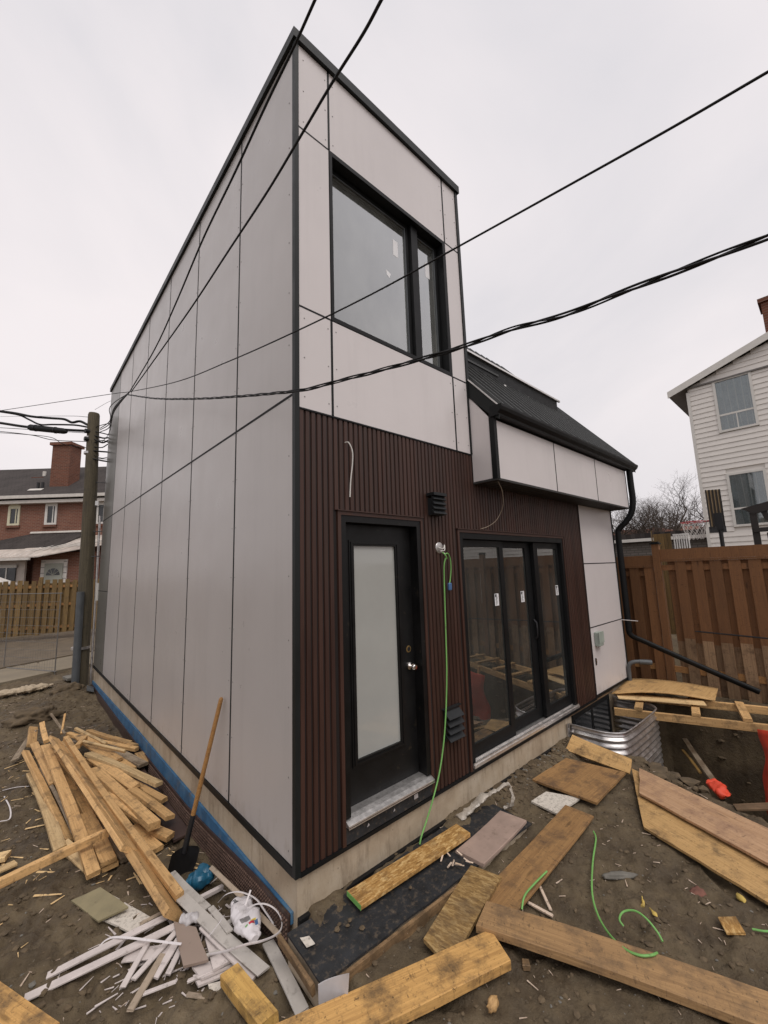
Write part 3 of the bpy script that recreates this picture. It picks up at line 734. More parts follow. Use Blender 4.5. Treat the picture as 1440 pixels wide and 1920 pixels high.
def m_shingle(name, c):
    t = NT(name)
    v = t.coord((1, 1, 1))
    br = t.n('TexBrick')
    t.put(br.inputs['Vector'], v)
    br.inputs['Brick Width'].default_value = .3
    br.inputs['Row Height'].default_value = .14
    br.inputs['Mortar Size'].default_value = .01
    br.inputs['Scale'].default_value = 1
    br.inputs['Color1'].default_value = (*c, 1)
    br.inputs['Color2'].default_value = (*[a * .7 for a in c], 1)
    br.inputs['Mortar'].default_value = (*[a * .4 for a in c], 1)
    n = t.noise(v, 1.1, 6, .65)
    cc = t.mix(t.ramp(n, [(.35, 0.0), (.75, .45)]), br.outputs[0], tuple(a * 1.6 for a in c))
    t.set(cc, .9, 0, .25)
    MAT[name] = t.m
m_shingle('shingle', (.055, .047, .044))
simple('winframe', (.62, .60, .56), .5, var=.06)
simple('wincream', (.58, .55, .40), .5, var=.06)
simple('gutterwhite', (.55, .52, .48), .5, var=.1)
simple('corrug', (.48, .42, .37), .5, .1, .5, .2, 3)
simple('curtain', (.40, .44, .45), .9, var=.2, scale=5)
simple('doorgrey', (.36, .37, .32), .6, var=.06)
simple('darkglass', (.020, .022, .024), .12, 0, .6)
simple('siding', (.70, .665, .62), .55, var=.06, scale=2)
simple('soffitgrey', (.16, .15, .14), .7)
wood('fencebrown', (.19, .088, .036), (.135, .062, .027), dirt=.05, rough=.7, dirtcol=(.10, .05, .025), ax='Z')
wood('fenceworn', (.27, .175, .10), (.16, .095, .055), dirt=.30, rough=.85, dirtcol=(.10, .06, .035), ax='Z')
wood('fencerail', (.32, .165, .06), (.19, .09, .035), dirt=.15)
wood('fenceyellow', (.175, .112, .042), (.095, .058, .024), dirt=.25, ax='Z')
wood('poleold', (.125, .105, .070), (.060, .050, .034), dirt=.2, rough=.9, dirtcol=(.05, .045, .035), ax='Z')
simple('bark', (.060, .046, .036), .95, var=.3, scale=8)
simple('darkwood', (.022, .018, .016), .7, var=.3)
simple('rimred', (.45, .04, .05), .5)
simple('net', (.58, .55, .52), .8)
simple('board_back', (.28, .20, .11), .6, var=.15)
simple('radiator', (.62, .61, .59), .5)
simple('wire', (.18, .17, .16), .5, .6)

# ------------------------------------------------------------------ ground
rng = np.random.RandomState(11)
LAT = rng.rand(256, 256)
def vnoise(x, y):
    xi, yi = np.floor(x).astype(int), np.floor(y).astype(int)
    fx, fy = x - xi, y - yi
    fx, fy = fx * fx * (3 - 2 * fx), fy * fy * (3 - 2 * fy)
    a, b = LAT[xi % 256, yi % 256], LAT[(xi + 1) % 256, yi % 256]
    c, d = LAT[xi % 256, (yi + 1) % 256], LAT[(xi + 1) % 256, (yi + 1) % 256]
    return (a + (b - a) * fx) * (1 - fy) + (c + (d - c) * fx) * fy - .5
def sstep(t):
    t = np.clip(t, 0, 1)
    return t * t * (3 - 2 * t)
PIT = [(3.95, -.72), (3.35, -1.75), (2.75, -3.0), (6.05, -3.0), (6.05, -.35), (5.35, -.05), (3.78, -.05)]
def pit_dist(x, y):
    """positive inside the excavation"""
    inside = np.zeros_like(x, bool)
    dist = np.full_like(x, 1e9)
    n = len(PIT)
    for i in range(n):
        (x0, y0), (x1, y1) = PIT[i], PIT[(i + 1) % n]
        c = ((y0 > y) != (y1 > y)) & (x < (x1 - x0) * (y - y0) / (y1 - y0 + 1e-12) + x0)
        inside ^= c
        t = np.clip(((x - x0) * (x1 - x0) + (y - y0) * (y1 - y0)) / ((x1 - x0) ** 2 + (y1 - y0) ** 2), 0, 1)
        dist = np.minimum(dist, np.hypot(x - x0 - t * (x1 - x0), y - y0 - t * (y1 - y0)))
    return np.where(inside, dist, -dist)
def ground_base(x, y):
    left = np.interp(y, [-6, -1.2, -.2, .3, 4, 7.6, 9.2, 12, 40], [-.33, -.35, -.468, -.502, -.535, -.45, -.38, -.32, -.15])
    front = np.where(y > -.35, -.314 + .062 * sstep((y + .35) / .3), -.314)
    front = front + .10 * sstep((x - 5.4) / .7) + .5 * sstep((x - 6.6) / 1.2)
    s = sstep((x - np.interp(y, [-1.3, -.55, 0], [-.55, -.08, -.04])) / np.interp(y, [-1.3, -.55], [.5, .16])) * (y < .1)
    g = left * (1 - s) + front * s
    mound = .10 * np.exp(-(((x + 1.0) / .5) ** 2 + ((y - 6.9) / .6) ** 2)) + .09 * np.exp(-(((x + .35) / .35) ** 2 + ((y - 7.9) / .35) ** 2))
    g = g + mound
    p = pit_dist(x, y)
    g = g + (-2.2 - g) * sstep((p + .03) / .30)
    g = np.where((x > 3.72) & (x < 5.11) & (y > -.57), -1.2, g)
    return g
_fr = random.Random(77)
PRINTS = [(_fr.uniform(-1.7, 3.2), _fr.uniform(-3.0, 1.2), _fr.uniform(0, 3.1), _fr.uniform(.012, .028)) for _ in range(70)]
def ground_z(x, y, fine=True):
    x, y = np.asarray(x, float), np.asarray(y, float)
    g = ground_base(x, y)
    near = sstep((16 - np.hypot(x - 1, y - 2)) / 6)
    n = .040 * vnoise(x * .9 + 3, y * .9) + .036 * vnoise(x * 2.6, y * 2.6 + 9) + .034 * vnoise(x * 6.1 + 5, y * 6.1)
    if fine:
        n = n + .026 * vnoise(x * 14 + 1, y * 14) + .018 * vnoise(x * 27, y * 27 + 4) + .010 * vnoise(x * 49, y * 49 + 4)
        n = n + .05 * (np.abs(vnoise(x * 8.3 + 9, y * 8.3 + 2)) - .12) * sstep(vnoise(x * 1.7, y * 1.7 + 30) * 3 + .5)
    calm = .55 + .75 * sstep(vnoise(x * .7 + 40, y * .7 + 7) + .5)
    rough = np.where(x < -.1, 1.15, .62)
    rough = rough + 1.8 * (pit_dist(x, y) > -.05)
    h = g + n * calm * rough * near
    for fx, fy, fa, fd in PRINTS:          # boot prints pressed into the mud
        dx, dy = x - fx, y - fy
        u, v = dx * math.cos(fa) + dy * math.sin(fa), dy * math.cos(fa) - dx * math.sin(fa)
        q = (u / .14) ** 2 + (v / .05) ** 2
        h = h - fd * np.exp(-q * q) + fd * .45 * np.exp(-(q - 1.7) ** 2 * 2.5)
    return h
def graded(lo, a, b, hi):
    return np.concatenate([np.arange(lo, a, .036), np.arange(a, b, .0165), np.arange(b, hi, .036)])
def lines(lo, a, b, hi, far_lo, far_hi):
    return np.concatenate([far_lo, graded(lo, a, b, hi), far_hi])
gx = lines(-3.2, -1.6, 3.3, 7.2, [-900, -300, -100, -40, -20, -12, -8, -6, -4.5, -3.7], [7.5, 8, 9, 11, 14, 18, 25, 40, 80, 200, 500, 900])
gy = lines(-4.2, -2.3, 3.2, 10.4, [-900, -300, -100, -40, -20, -12, -8, -6, -5, -4.6], [10.6, 11, 12, 14, 17, 20, 26, 40, 80, 200, 500, 900])
GX, GY = np.meshgrid(gx, gy, indexing='ij')
GZ = ground_z(GX, GY)
nx, ny = len(gx), len(gy)
gv = np.stack([GX, GY, GZ], -1).reshape(-1, 3)
ii, jj = np.meshgrid(np.arange(nx - 1), np.arange(ny - 1), indexing='ij')
a = (ii * ny + jj).ravel()
gf = np.stack([a, a + ny, a + ny + 1, a + 1], 1)
me = bpy.data.meshes.new('ground')
me.vertices.add(len(gv))
me.vertices.foreach_set('co', gv.ravel())
me.loops.add(gf.size)
me.loops.foreach_set('vertex_index', gf.ravel())
me.polygons.add(len(gf))
me.polygons.foreach_set('loop_start', np.arange(0, gf.size, 4))
me.polygons.foreach_set('loop_total', np.full(len(gf), 4))
me.update(calc_edges=True)
me.polygons.foreach_set('use_smooth', [True] * len(gf))
me.materials.append(MAT['mud'])
o = bpy.data.objects.new('ground', me)
col.objects.link(o)
o['kind'] = 'structure'
def gz1(x, y):
    return float(ground_z(np.array([x]), np.array([y]), False)[0])

# the back lane: concrete strip and packed gravel, running past the pole to the left
def strip(name, pts, mat, z):
    m = MB()
    m.prism([(x, y, z) for x, y in pts], (0, 0, -.3))
    obj(name, m, mat, kind='structure')
LD = Vector((.90, .436, 0)).normalized()      # direction of the lane
LN = Vector((-LD.y, LD.x, 0))
def lane(u, v):
    p = Vector((-1.25, 9.9, 0)) + LD * u + LN * v
    return (p.x, p.y)
strip('lane_slab', [lane(-14, 0), lane(20, 0), lane(20, 1.7), lane(-14, 1.7)], 'laneslab', -.305)
strip('lane_gravel', [lane(-14, 1.702), lane(20, 1.702), lane(20, 7.5), lane(-14, 7.5)], 'gravel', -.275)

# clods, stones and chips strewn over the mud
def scatter(name, label, cat, mat, n, rmin, rmax, region, seed, flat=.6, sliver=False):
    rr = random.Random(seed)
    vs, fs = [], []
    ico = [(0, 0, 1), (.89, 0, .45), (.28, .85, .45), (-.72, .53, .45), (-.72, -.53, .45), (.28, -.85, .45), (.72, .53, -.45), (-.28, .85, -.45), (-.89, 0, -.45), (-.28, -.85, -.45), (.72, -.53, -.45), (0, 0, -1)]
    icf = [(0, 1, 2), (0, 2, 3), (0, 3, 4), (0, 4, 5), (0, 5, 1), (1, 6, 2), (2, 7, 3), (3, 8, 4), (4, 9, 5), (5, 10, 1), (6, 7, 2), (7, 8, 3), (8, 9, 4), (9, 10, 5), (10, 6, 1), (11, 7, 6), (11, 8, 7), (11, 9, 8), (11, 10, 9), (11, 6, 10)]
    spots = []
    while len(spots) < n:
        x, y = region(rr)
        if y > 0 and x > -.04:
            continue
        spots.append((x, y))
    zs = ground_z(np.array([p[0] for p in spots]), np.array([p[1] for p in spots]))
    for (x, y), z in zip(spots, zs):
        r = rmin + (rmax - rmin) * rr.random() ** 3
        a = rr.random() * 6.28
        b = len(vs)
        if sliver:
            l, w = r * rr.uniform(1.5, 4), r * .35
            ca, sa = math.cos(a), math.sin(a)
            t = rr.uniform(-.2, .4)
            for dx, dy, dz in ((-l, -w, 0), (l, -w * .4, l * t), (l, w * .4, l * t), (-l, w, 0)):
                for h in (0, .003):
                    vs.append((x + dx * ca - dy * sa, y + dx * sa + dy * ca, z + .004 + dz * .6 + h))
            fs += [(b, b + 2, b + 4, b + 6), (b + 1, b + 7, b + 5, b + 3), (b, b + 1, b + 3, b + 2), (b + 2, b + 3, b + 5, b + 4), (b + 4, b + 5, b + 7, b + 6), (b + 6, b + 7, b + 1, b)]
        else:
            sx, sy, sz = r * rr.uniform(.7, 1.3), r * rr.uniform(.6, 1.1), r * flat * rr.uniform(.6, 1.2)
            ca, sa = math.cos(a), math.sin(a)
            for vx, vy, vz in ico:
                j = rr.uniform(.75, 1.2)
                px, py, pz = vx * sx * j, vy * sy * j, vz * sz * j
                vs.append((x + px * ca - py * sa, y + px * sa + py * ca, z + pz * .9 + sz * .2))
            fs += [tuple(b + k for k in f) for f in icf]
    me = bpy.data.meshes.new(name)
    me.from_pydata(vs, [], fs)
    me.materials.append(MAT[mat])
    o = bpy.data.objects.new(name, me)
    col.objects.link(o)
    o['label'] = label
    o['category'] = cat
    o['kind'] = 'stuff'
def reg_left(r):
    return (r.uniform(-1.9, -.05), r.uniform(-.6, 9.2))
def reg_front(r):
    return (r.uniform(-.6, 3.6), r.uniform(-3.2, -.02))
def reg_pit(r):
    return (r.uniform(3.5, 6.2), r.uniform(-2.8, -.6))
scatter('mud_clods', 'dark mud clods scattered along the grey wall', 'mud', 'clod', 5200, .004, .030, reg_left, 1)
scatter('mud_clods', 'small brown mud clods strewn in front of the doors', 'mud', 'clod', 3800, .003, .024, reg_front, 2)
scatter('pit_rubble', 'dark rubble on the slopes of the excavated pit', 'rubble', 'clod', 900, .02, .09, reg_pit, 3)
scatter('gravel_bits', 'pale gravel bits sprinkled over the front mud', 'gravel', 'stone', 700, .003, .010, reg_front, 4)
scatter('gravel_bits', 'pale gravel bits sprinkled over the mud at the wall', 'gravel', 'stone', 420, .004, .02, reg_left, 5)
scatter('wood_splinters', 'tiny pale wood splinters on the front mud', 'splinters', 'splinter', 520, .003, .012, reg_front, 6, sliver=True)
def reg_scrap(r):
    return (r.gauss(-.42, .24), r.gauss(.62, .24))
def reg_pile(r):
    return (r.uniform(-1.3, -.1), r.uniform(1.2, 5.2))
def reg_base(r):
    return (r.uniform(1.95, 3.62), -.02 - abs(r.gauss(0, .14)))
scatter('foundation_rubble', 'loose rubble heaped along the foundation below the sliding door', 'rubble', 'clod', 420, .006, .034, reg_base, 16)
scatter('foundation_gravel', 'pale stones along the foundation below the sliding door', 'gravel', 'stone', 70, .006, .028, reg_base, 17)
scatter('scrap_fragments', 'white and grey broken fragments around the strip heap', 'fragments', 'trimwhite', 170, .006, .026, reg_scrap, 14, sliver=True)
scatter('wood_fragments', 'pale broken wood fragments around the lumber pile', 'fragments', 'lumberpale', 150, .008, .035, reg_pile, 15, sliver=True)
scatter('wood_splinters', 'tiny pale wood splinters on the mud around the pile', 'splinters', 'splinter', 420, .004, .016, reg_left, 8, sliver=True)

# ------------------------------------------------------------------ the new lane house
HB = Vector((2.9, 4.1, -.25))
H = thing('laneway_house', 'tall narrow new house clad in grey panels and brown slats', 'house', HB)
def hp(name, mb, mat, smooth=False, label=None, kind=None, parent=None):
    return obj(name, mb, mat, parent or H, smooth, label=label, kind=kind)
XT, XR, YB, ZT = 2.07, 5.86, 8.29, 6.06

# side wall panels (x = 0): thickness 10 mm, joints 12 mm
g = .006
ys = [.030, 1.035, 2.26, 3.48, 4.70, 5.92, 7.14, YB]
for i in range(7):
    y0, y1 = ys[i] + (0 if i == 0 else g), ys[i + 1] - g
    rows = [(.035, 3.06 - g), (3.06 + g, ZT)] if i < 6 else [(.035, 1.56 - g), (1.56 + g, 3.06 - g), (3.06 + g, ZT)]
    for z0, z1 in rows:
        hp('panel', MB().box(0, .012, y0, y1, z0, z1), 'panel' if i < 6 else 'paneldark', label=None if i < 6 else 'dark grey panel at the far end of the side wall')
hp('wall_core', MB().box(.016, .20, .03, YB, 0.0, ZT), 'backing')
for y in ys[1:-1]:
    hp('joint_strip', MB().box(-.0012, .0155, y - .0125, y + .0125, .034, ZT), 'backing')
for ya, yb_, za, zb_ in ((.031, 7.126, 3.050, 3.070), (7.154, YB, 3.050, 3.070), (7.154, YB, 1.553, 1.567)):
    hp('joint_strip', MB().box(-.0016, .0155, ya, yb_, za, zb_), 'backing')
# front tower panels (y = 0)
cols = [(.030, .318 - g), (.318 + g, 1.822 - g), (1.822 + g, 2.048)]
for ci, (x0, x1) in enumerate(cols):
    rows = [(2.965, 3.745 - g), (3.745 + g, 5.285 - g), (5.285 + g, ZT)]
    for ri, (z0, z1) in enumerate(rows):
        if ci == 1 and ri == 1:
            continue
        hp('panel', MB().box(x0, x1, 0, .012, z0, z1), 'panellit')
for x0, x1 in ((.029, .3075), (1.8325, 2.050)):
    for za in (3.7375, 5.2775):
        hp('joint_strip', MB().box(x0, x1, -.0014, .0155, za, za + .015), 'trim')
for z in (.915, 1.80):
    hp('joint_strip', MB().box(4.591, 5.841, -.0014, .0155, z - .007, z + .007), 'trim')
# lower right panels
for z0, z1 in ((.035, .915 - g), (.915 + g, 1.80 - g), (1.80 + g, 2.652)):
    hp('panel', MB().box(4.592, XR - .02, 0, .012, z0, z1), 'panellit')
# front core with openings
def holed(x0, x1, z0, z1, y0, y1, holes):
    xs = sorted({x0, x1, *[h[0] for h in holes], *[h[1] for h in holes]})
    zs = sorted({z0, z1, *[h[2] for h in holes], *[h[3] for h in holes]})
    m = MB()
    for a, b in zip(xs[:-1], xs[1:]):
        for c, d in zip(zs[:-1], zs[1:]):
            if any(h[0] <= a and b <= h[1] and h[2] <= c and d <= h[3] for h in holes):
                continue
            m.box(a, b, y0, y1, c, d)
    return m
DOOR = (.372, 1.232, .10, 2.215)
SLID = (1.775, 3.99, .0, 2.14)
WIN = (.318, 1.822, 3.745, 5.285)
hp('wall_core', holed(.205, XR, 0, 3.0, .016, .20, [DOOR, SLID]), 'backing')
hp('wall_core', holed(.205, XT, 3.0, ZT, .016, .20, [WIN]), 'backing')
hp('wall_core', MB().box(XT - .18, XT - .012, .21, YB, 3.3, ZT), 'backing')
# tower flank above the low roof
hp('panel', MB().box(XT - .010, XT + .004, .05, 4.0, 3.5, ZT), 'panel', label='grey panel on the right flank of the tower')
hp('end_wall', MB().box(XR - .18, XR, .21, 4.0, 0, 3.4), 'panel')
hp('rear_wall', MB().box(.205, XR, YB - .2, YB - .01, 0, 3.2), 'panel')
# trims
hp('corner_trim', MB().box(-.010, .027, -.010, .027, -.012, ZT + .02), 'trimgreen')
hp('corner_trim', MB().box(2.051, 2.092, -.012, .03, 2.96, ZT), 'trimgreen')
hp('corner_trim', MB().box(XR - .018, XR + .012, -.01, .03, .03, 2.652), 'trimgreen')
hp('roof_cap', MB().box(-.028, 2.112, -.030, .10, ZT + .004, ZT + .092).box(-.028, .10, .102, YB + .03, ZT + .004, ZT + .092).box(.102, 2.112, .102, YB, ZT + .02, ZT + .07), 'trimgreen')
hp('base_trim', MB().box(.028, 4.59, -.0095, .03, -.018, .006).box(4.592, XR, -.010, .03, .004, .034), 'trim')
hp('base_trim', MB().box(-.0095, .03, .028, YB, -.016, .032), 'trim')
hp('panel_trim', MB().box(.028, 2.05, -.006, .014, 2.950, 2.962), 'trim')
hp('panel_trim', MB().box(4.574, 4.590, -.008, .014, .0, 2.652), 'slatgroove')
# window edging strips stand in the joints
for x in (.318, 1.822):
    for z0, z1 in ((2.965, 3.74), (5.29, ZT)):
        hp('joint_strip', MB().box(x - .010, x + .010, -.002, .0155, z0, z1), 'trim')

# brown ribbed siding: every slat a part
hp('slat_backing', holed(.028, 4.575, .006, 2.949, .010, .0155, [(DOOR[0] - .03, DOOR[1] + .03, .006, DOOR[3] + .03), (SLID[0] - .03, SLID[1] + .03, .006, SLID[3] + .03)]), 'slatgroove')
SL = {}
x = .031
k = 0
while x < 4.56:
    top = 2.948 if x < XT - .02 else 2.650
    z0 = .008
    xa, xb = x, x + .037
    if xb > DOOR[0] - .034 and xa < DOOR[1] + .034:
        z0 = DOOR[3] + .034
    if xb > SLID[0] - .034 and xa < SLID[1] + .034:
        z0 = SLID[3] + .034
    key = round(top - z0, 3)
    if key not in SL:
        m = MB()
        h = top - z0
        m.prism([(0, .010, 0), (.0035, .0, 0), (.0335, .0, 0), (.037, .010, 0)], (0, 0, h))
        SL[key] = m.mesh('slat', 'slat')
    obj('slat', SL[key], None, H, loc=Vector((x, 0, z0)) - HB)
    x += .0486
    k += 1
# brown channel trim round the openings
def surround(o, w, y0, y1, bottom):
    m = MB()
    m.box(o[0] - w, o[0], y0, y1, bottom, o[3] + w).box(o[1], o[1] + w, y0, y1, bottom, o[3] + w).box(o[0], o[1], y0, y1, o[3], o[3] + w)
    return m
hp('opening_trim', surround(DOOR, .028, -.008, .02, .0), 'slat')
hp('opening_trim', surround(SLID, .028, -.008, .02, .0), 'slat')
hp('drip_edge', MB().box(DOOR[0] - .035, DOOR[1] + .035, -.020, .0, DOOR[3] + .029, DOOR[3] + .036), 'slat')
hp('drip_edge', MB().box(SLID[0] - .035, SLID[1] + .035, -.020, .0, SLID[3] + .029, SLID[3] + .036), 'slat')

# entry door
dx0, dx1, dz0, dz1 = DOOR
df = hp('door', MB().box(dx0, dx0 + .048, .0, .16, dz0 + .06, dz1).box(dx1 - .048, dx1, .0, .16, dz0 + .06, dz1).box(dx0 + .048, dx1 - .048, .0, .16, dz1 - .05, dz1), 'doorblack')
px0, px1, pz0, pz1 = .553, .996, .452, 1.995
sx0, sx1, sz0, sz1 = dx0 + .05, dx1 - .05, .165, dz1 - .053
hp('door_slab', holed(sx0, sx1, sz0, sz1, .090, .135, [(px0 - .012, px1 + .012, pz0 - .012, pz1 + .012)]), 'doorblack', parent=df)
m = MB()
for w, y in ((.045, .082), (.030, .074)):
    a, b, c, d = px0 - w, px1 + w, pz0 - w, pz1 + w
    i = w - .016
    m.box(a, a + .015, y, .092, c, d).box(b - .015, b, y, .092, c, d).box(a + .015, b - .015, y, .092, c, c + .015).box(a + .015, b - .015, y, .092, d - .015, d)
m.box(px0 - .014, px0, .080, .10, pz0 - .014, pz1 + .014).box(px1, px1 + .014, .080, .10, pz0 - .014, pz1 + .014).box(px0, px1, .080, .10, pz0 - .014, pz0).box(px0, px1, .080, .10, pz1, pz1 + .014)
hp('glass_moulding', m, 'doorblack', parent=df)
hp('frosted_pane', MB().box(px0, px1, .100, .108, pz0, pz1), 'frosted', parent=df)
m = MB().lathe([(.001, -.075), (.018, -.074), (.027, -.062), (.027, -.050), (.014, -.036), (.012, -.020), (.030, -.014), (.033, -.004), (.033, .0)], (1.118, .089, 1.005), 20, 'Y')
hp('door_knob', m, 'chrome', True, parent=df)
hp('lock_bore', MB().lathe([(.001, -.002), (.018, -.002), (.028, -.001), (.028, .0)], (1.118, .089, 1.14), 20, 'Y'), 'brass', True, parent=df)
hp('lock_hole', MB().lathe([(.001, -.0005), (.017, -.0004), (.017, .0)], (1.118, .0865, 1.14), 18, 'Y'), 'black', parent=df)
hp('threshold', MB().prism([(dx0 + .002, -.035, .118), (dx0 + .002, .09, .118), (dx0 + .002, .09, .165), (dx0 + .002, .03, .162), (dx0 + .002, -.005, .150), (dx0 + .002, -.035, .135)], (dx1 - dx0 - .004, 0, 0)).box(dx0 + .002, dx1 - .002, -.038, -.0352, .112, .133), 'alu', parent=df)
hp('threshold_groove', MB().box(dx0 + .004, dx1 - .004, -.0395, -.0382, .121, .1235), 'black', parent=df)
hp('sill_board', MB().box(dx0, dx1, -.006, .10, .012, .112), 'matblack', parent=df)
m = MB()
for sx, w in ((.55, .022), (.80, .018)):
    m.prism([(sx, -.0082, .05), (sx + w, -.0082, .055), (sx + w * .6, -.0082, .072)], (0, .002, 0))
m.box(1.02, 1.062, -.0082, -.006, .052, .084)
hp('tape_scrap', m, 'plastic', parent=df)

# sliding door: three leaves
sf = hp('sliding_door', MB().box(SLID[0], SLID[0] + .055, .0, .17, .055, SLID[3]).box(SLID[1] - .05, SLID[1], .0, .17, .055, SLID[3]).box(SLID[0] + .055, SLID[1] - .05, .0, .17, SLID[3] - .06, SLID[3]), 'trim')
def leaf(x0, x1, z0, z1, y, wl, wr, wt, wb, name='door_leaf', gl='glass'):
    m = MB()
    m.box(x0, x0 + wl, y, y + .045, z0, z1).box(x1 - wr, x1, y, y + .045, z0, z1)
    m.box(x0 + wl, x1 - wr, y, y + .045, z1 - wt, z1).box(x0 + wl, x1 - wr, y, y + .045, z0, z0 + wb)
    hp(name, m, 'trim', parent=sf)
    hp('glass_pane', MB().box(x0 + wl, x1 - wr, y + .015, y + .025, z0 + wb, z1 - wt), gl, parent=sf)
leaf(1.832, 2.60, .065, 2.075, .045, .055, .075, .07, .115)
leaf(2.545, 3.36, .065, 2.075, .095, .055, .20, .07, .115)
leaf(3.28, 3.935, .065, 2.075, .045, .095, .055, .07, .115)
hp('sill_track', MB().box(SLID[0] + .002, SLID[1] - .002, -.028, .17, .028, .054).box(SLID[0] + .004, SLID[1] - .004, -.02, -.012, .054, .068).box(SLID[0] + .06, SLID[1] - .06, .034, .040, .054, .068), 'alu', parent=sf)
hp('sill_board', MB().box(SLID[0], SLID[1], -.010, .10, .004, .028), 'matblack', parent=sf)
hp('pull_handle', MB().tube([(3.10 + .14, .09, 1.16), (3.10 + .14, .06, 1.13), (3.10 + .14, .055, 1.05), (3.10 + .14, .06, .97), (3.10 + .14, .09, .94)], .010, 8), 'steel', True, parent=sf)
def sticker(x, z, y, w=.075, h=.125):
    s = hp('sticker', MB().box(x, x + w, y - .001, y, z, z + h), 'sticker', parent=sf)
    m = MB()
    r = random.Random(int(x * 100))
    for q in range(9):
        zz = z + h * (.08 + .1 * q)
        a = r.uniform(.08, .3)
        b = r.uniform(.45, .9)
        m.box(x + w * a, x + w * b, y - .0016, y - .0012, zz, zz + h * .045)
    m.box(x + w * .1, x + w * .45, y - .0016, y - .0012, z + h * .97 - .03, z + h * .95)
    hp('sticker_print', m, 'ink', parent=sf)
sticker(2.40, 1.39, .058)
sticker(3.02, 1.38, .108)
sticker(3.80, 1.41, .058, .07, .125)
hp('sticker', MB().box(2.72, 2.79, .1235, .1245, 1.78, 1.93), 'sticker', parent=sf)

# upper window
wf = hp('window', MB().box(WIN[0], WIN[0] + .028, -.004, .15, WIN[2], WIN[3]).box(WIN[1] - .045, WIN[1], -.004, .15, WIN[2], WIN[3]).box(WIN[0] + .028, WIN[1] - .045, -.004, .15, WIN[3] - .04, WIN[3]).box(WIN[0] + .028, WIN[1] - .045, -.004, .15, WIN[2], WIN[2] + .035), 'trim')
def sash(x0, x1, z0, z1, y, w):
    m = MB()
    m.box(x0, x0 + w, y, y + .05, z0, z1).box(x1 - w, x1, y, y + .05, z0, z1).box(x0 + w, x1 - w, y, y + .05, z0, z0 + w).box(x0 + w, x1 - w, y, y + .05, z1 - w, z1)
    hp('sash', m, 'trim', parent=wf)
    hp('glass_pane', MB().box(x0 + w, x1 - w, y + .02, y + .03, z0 + w, z1 - w), 'glassup', parent=wf)
    m = MB()
    e = .012
    m.box(x0 + w, x0 + w + e, y + .005, y + .018, z0 + w, z1 - w).box(x1 - w - e, x1 - w, y + .005, y + .018, z0 + w, z1 - w).box(x0 + w + e, x1 - w - e, y + .005, y + .018, z1 - w - e, z1 - w)
    hp('glazing_bead', m, 'pvcgrey', parent=wf)
sash(.348, 1.335, 3.782, 5.243, .085, .034)
sash(1.432, 1.775, 3.782, 5.243, .085, .032)
hp('mullion', MB().box(1.338, 1.429, .045, .145, 3.781, 5.244), 'trim', parent=wf)
for (a, b, c, d) in ((1.135, 1.20, 4.83, 5.0), (1.60, 1.665, 4.83, 5.0)):
    hp('sticker', MB().box(a, b, .1035, .1045, c, d), 'sticker', parent=wf)
hp('paper_scrap', MB().prism([(1.03, .1035, 4.62), (1.09, .1035, 4.60), (1.07, .1035, 4.55), (1.04, .1035, 4.57)], (0, .001, 0)), 'sticker', parent=wf)

# rooms behind the glass
hp('room', MB().quad((.21, .21, .02), (XR - .2, .21, .02), (XR - .2, 4, .02), (.21, 4, .02)), 'interiorfloor')
hp('room', MB().quad((.21, 3.2, .02), (XR - .2, 3.2, .02), (XR - .2, 3.2, 2.8), (.21, 3.2, 2.8)).quad((.21, .21, 2.75), (XR - .2, .21, 2.75), (XR - .2, 4, 2.75), (.21, 4, 2.75)).quad((1.5, .21, .02), (1.5, 3.2, .02), (1.5, 3.2, 2.75), (1.5, .21, 2.75)), 'interior')
hp('room', MB().quad((.21, 2.6, 3.1), (XT - .2, 2.6, 3.1), (XT - .2, 2.6, 5.9), (.21, 2.6, 5.9)).quad((.21, .21, 5.85), (XT - .2, .21, 5.85), (XT - .2, 2.6, 5.85), (.21, 2.6, 5.85)).quad((.21, .21, 3.1), (.21, 2.6, 3.1), (.21, 2.6, 5.85), (.21, .21, 5.85)).quad((XT - .2, .21, 3.1), (XT - .2, 2.6, 3.1), (XT - .2, 2.6, 5.85), (XT - .2, .21, 5.85)).quad((.21, .21, 3.1), (XT - .2, .21, 3.1), (XT - .2, 2.6, 3.1), (.21, 2.6, 3.1)), 'drywall')
for sx in (2.35, 3.1):
    hp('stud', MB().box(sx, sx + .04, 1.6, 1.69, .02, 2.75), 'lumberpale')
hp('drywall_sheet', MB().box(2.15, 2.20, .5, 1.3, .02, 2.2), 'drywall')

# overhanging bay
ZS, ZE, YO = 2.655, 3.262, -.28
bx = [2.118, 3.37, 4.62, XR]
for a, b in zip(bx[:-1], bx[1:]):
    hp('panel', MB().box(a + g, b - g, YO, YO + .012, ZS + .012, ZE), 'panellit', label='pale panel on the front of the bay')
hp('panel', MB().prism([(XT, YO + .05, ZS + .012), (XT, YO + .05, 3.30), (XT, -.004, 3.595), (XT, -.004, ZS + .012)], (.012, 0, 0)), 'panellit', label='pale panel on the left cheek of the bay')
for x in bx[1:-1]:
    hp('joint_strip', MB().box(x - .009, x + .009, YO - .0014, YO + .0135, ZS + .012, ZE), 'trim')
hp('bay_core', MB().box(XT + .014, XR - .002, YO + .014, .008, ZS + .014, ZE + .03), 'backing')
hp('corner_trim', MB().box(XT - .006, XT + .044, YO - .010, YO + .047, ZS, ZE + .06), 'trim')
hp('corner_trim', MB().box(XR - .004, XR + .012, YO - .006, YO + .03, ZS, ZE), 'trim')
hp('soffit', MB().box(XT - .004, XR + .01, YO - .004, .0, ZS - .012, ZS + .010), 'soffit')
m = MB()
for q in range(36):
    xq = XT + .05 + q * .104
    m.box(xq, xq + .010, YO + .02, -.02, ZS - .0145, ZS - .0122)
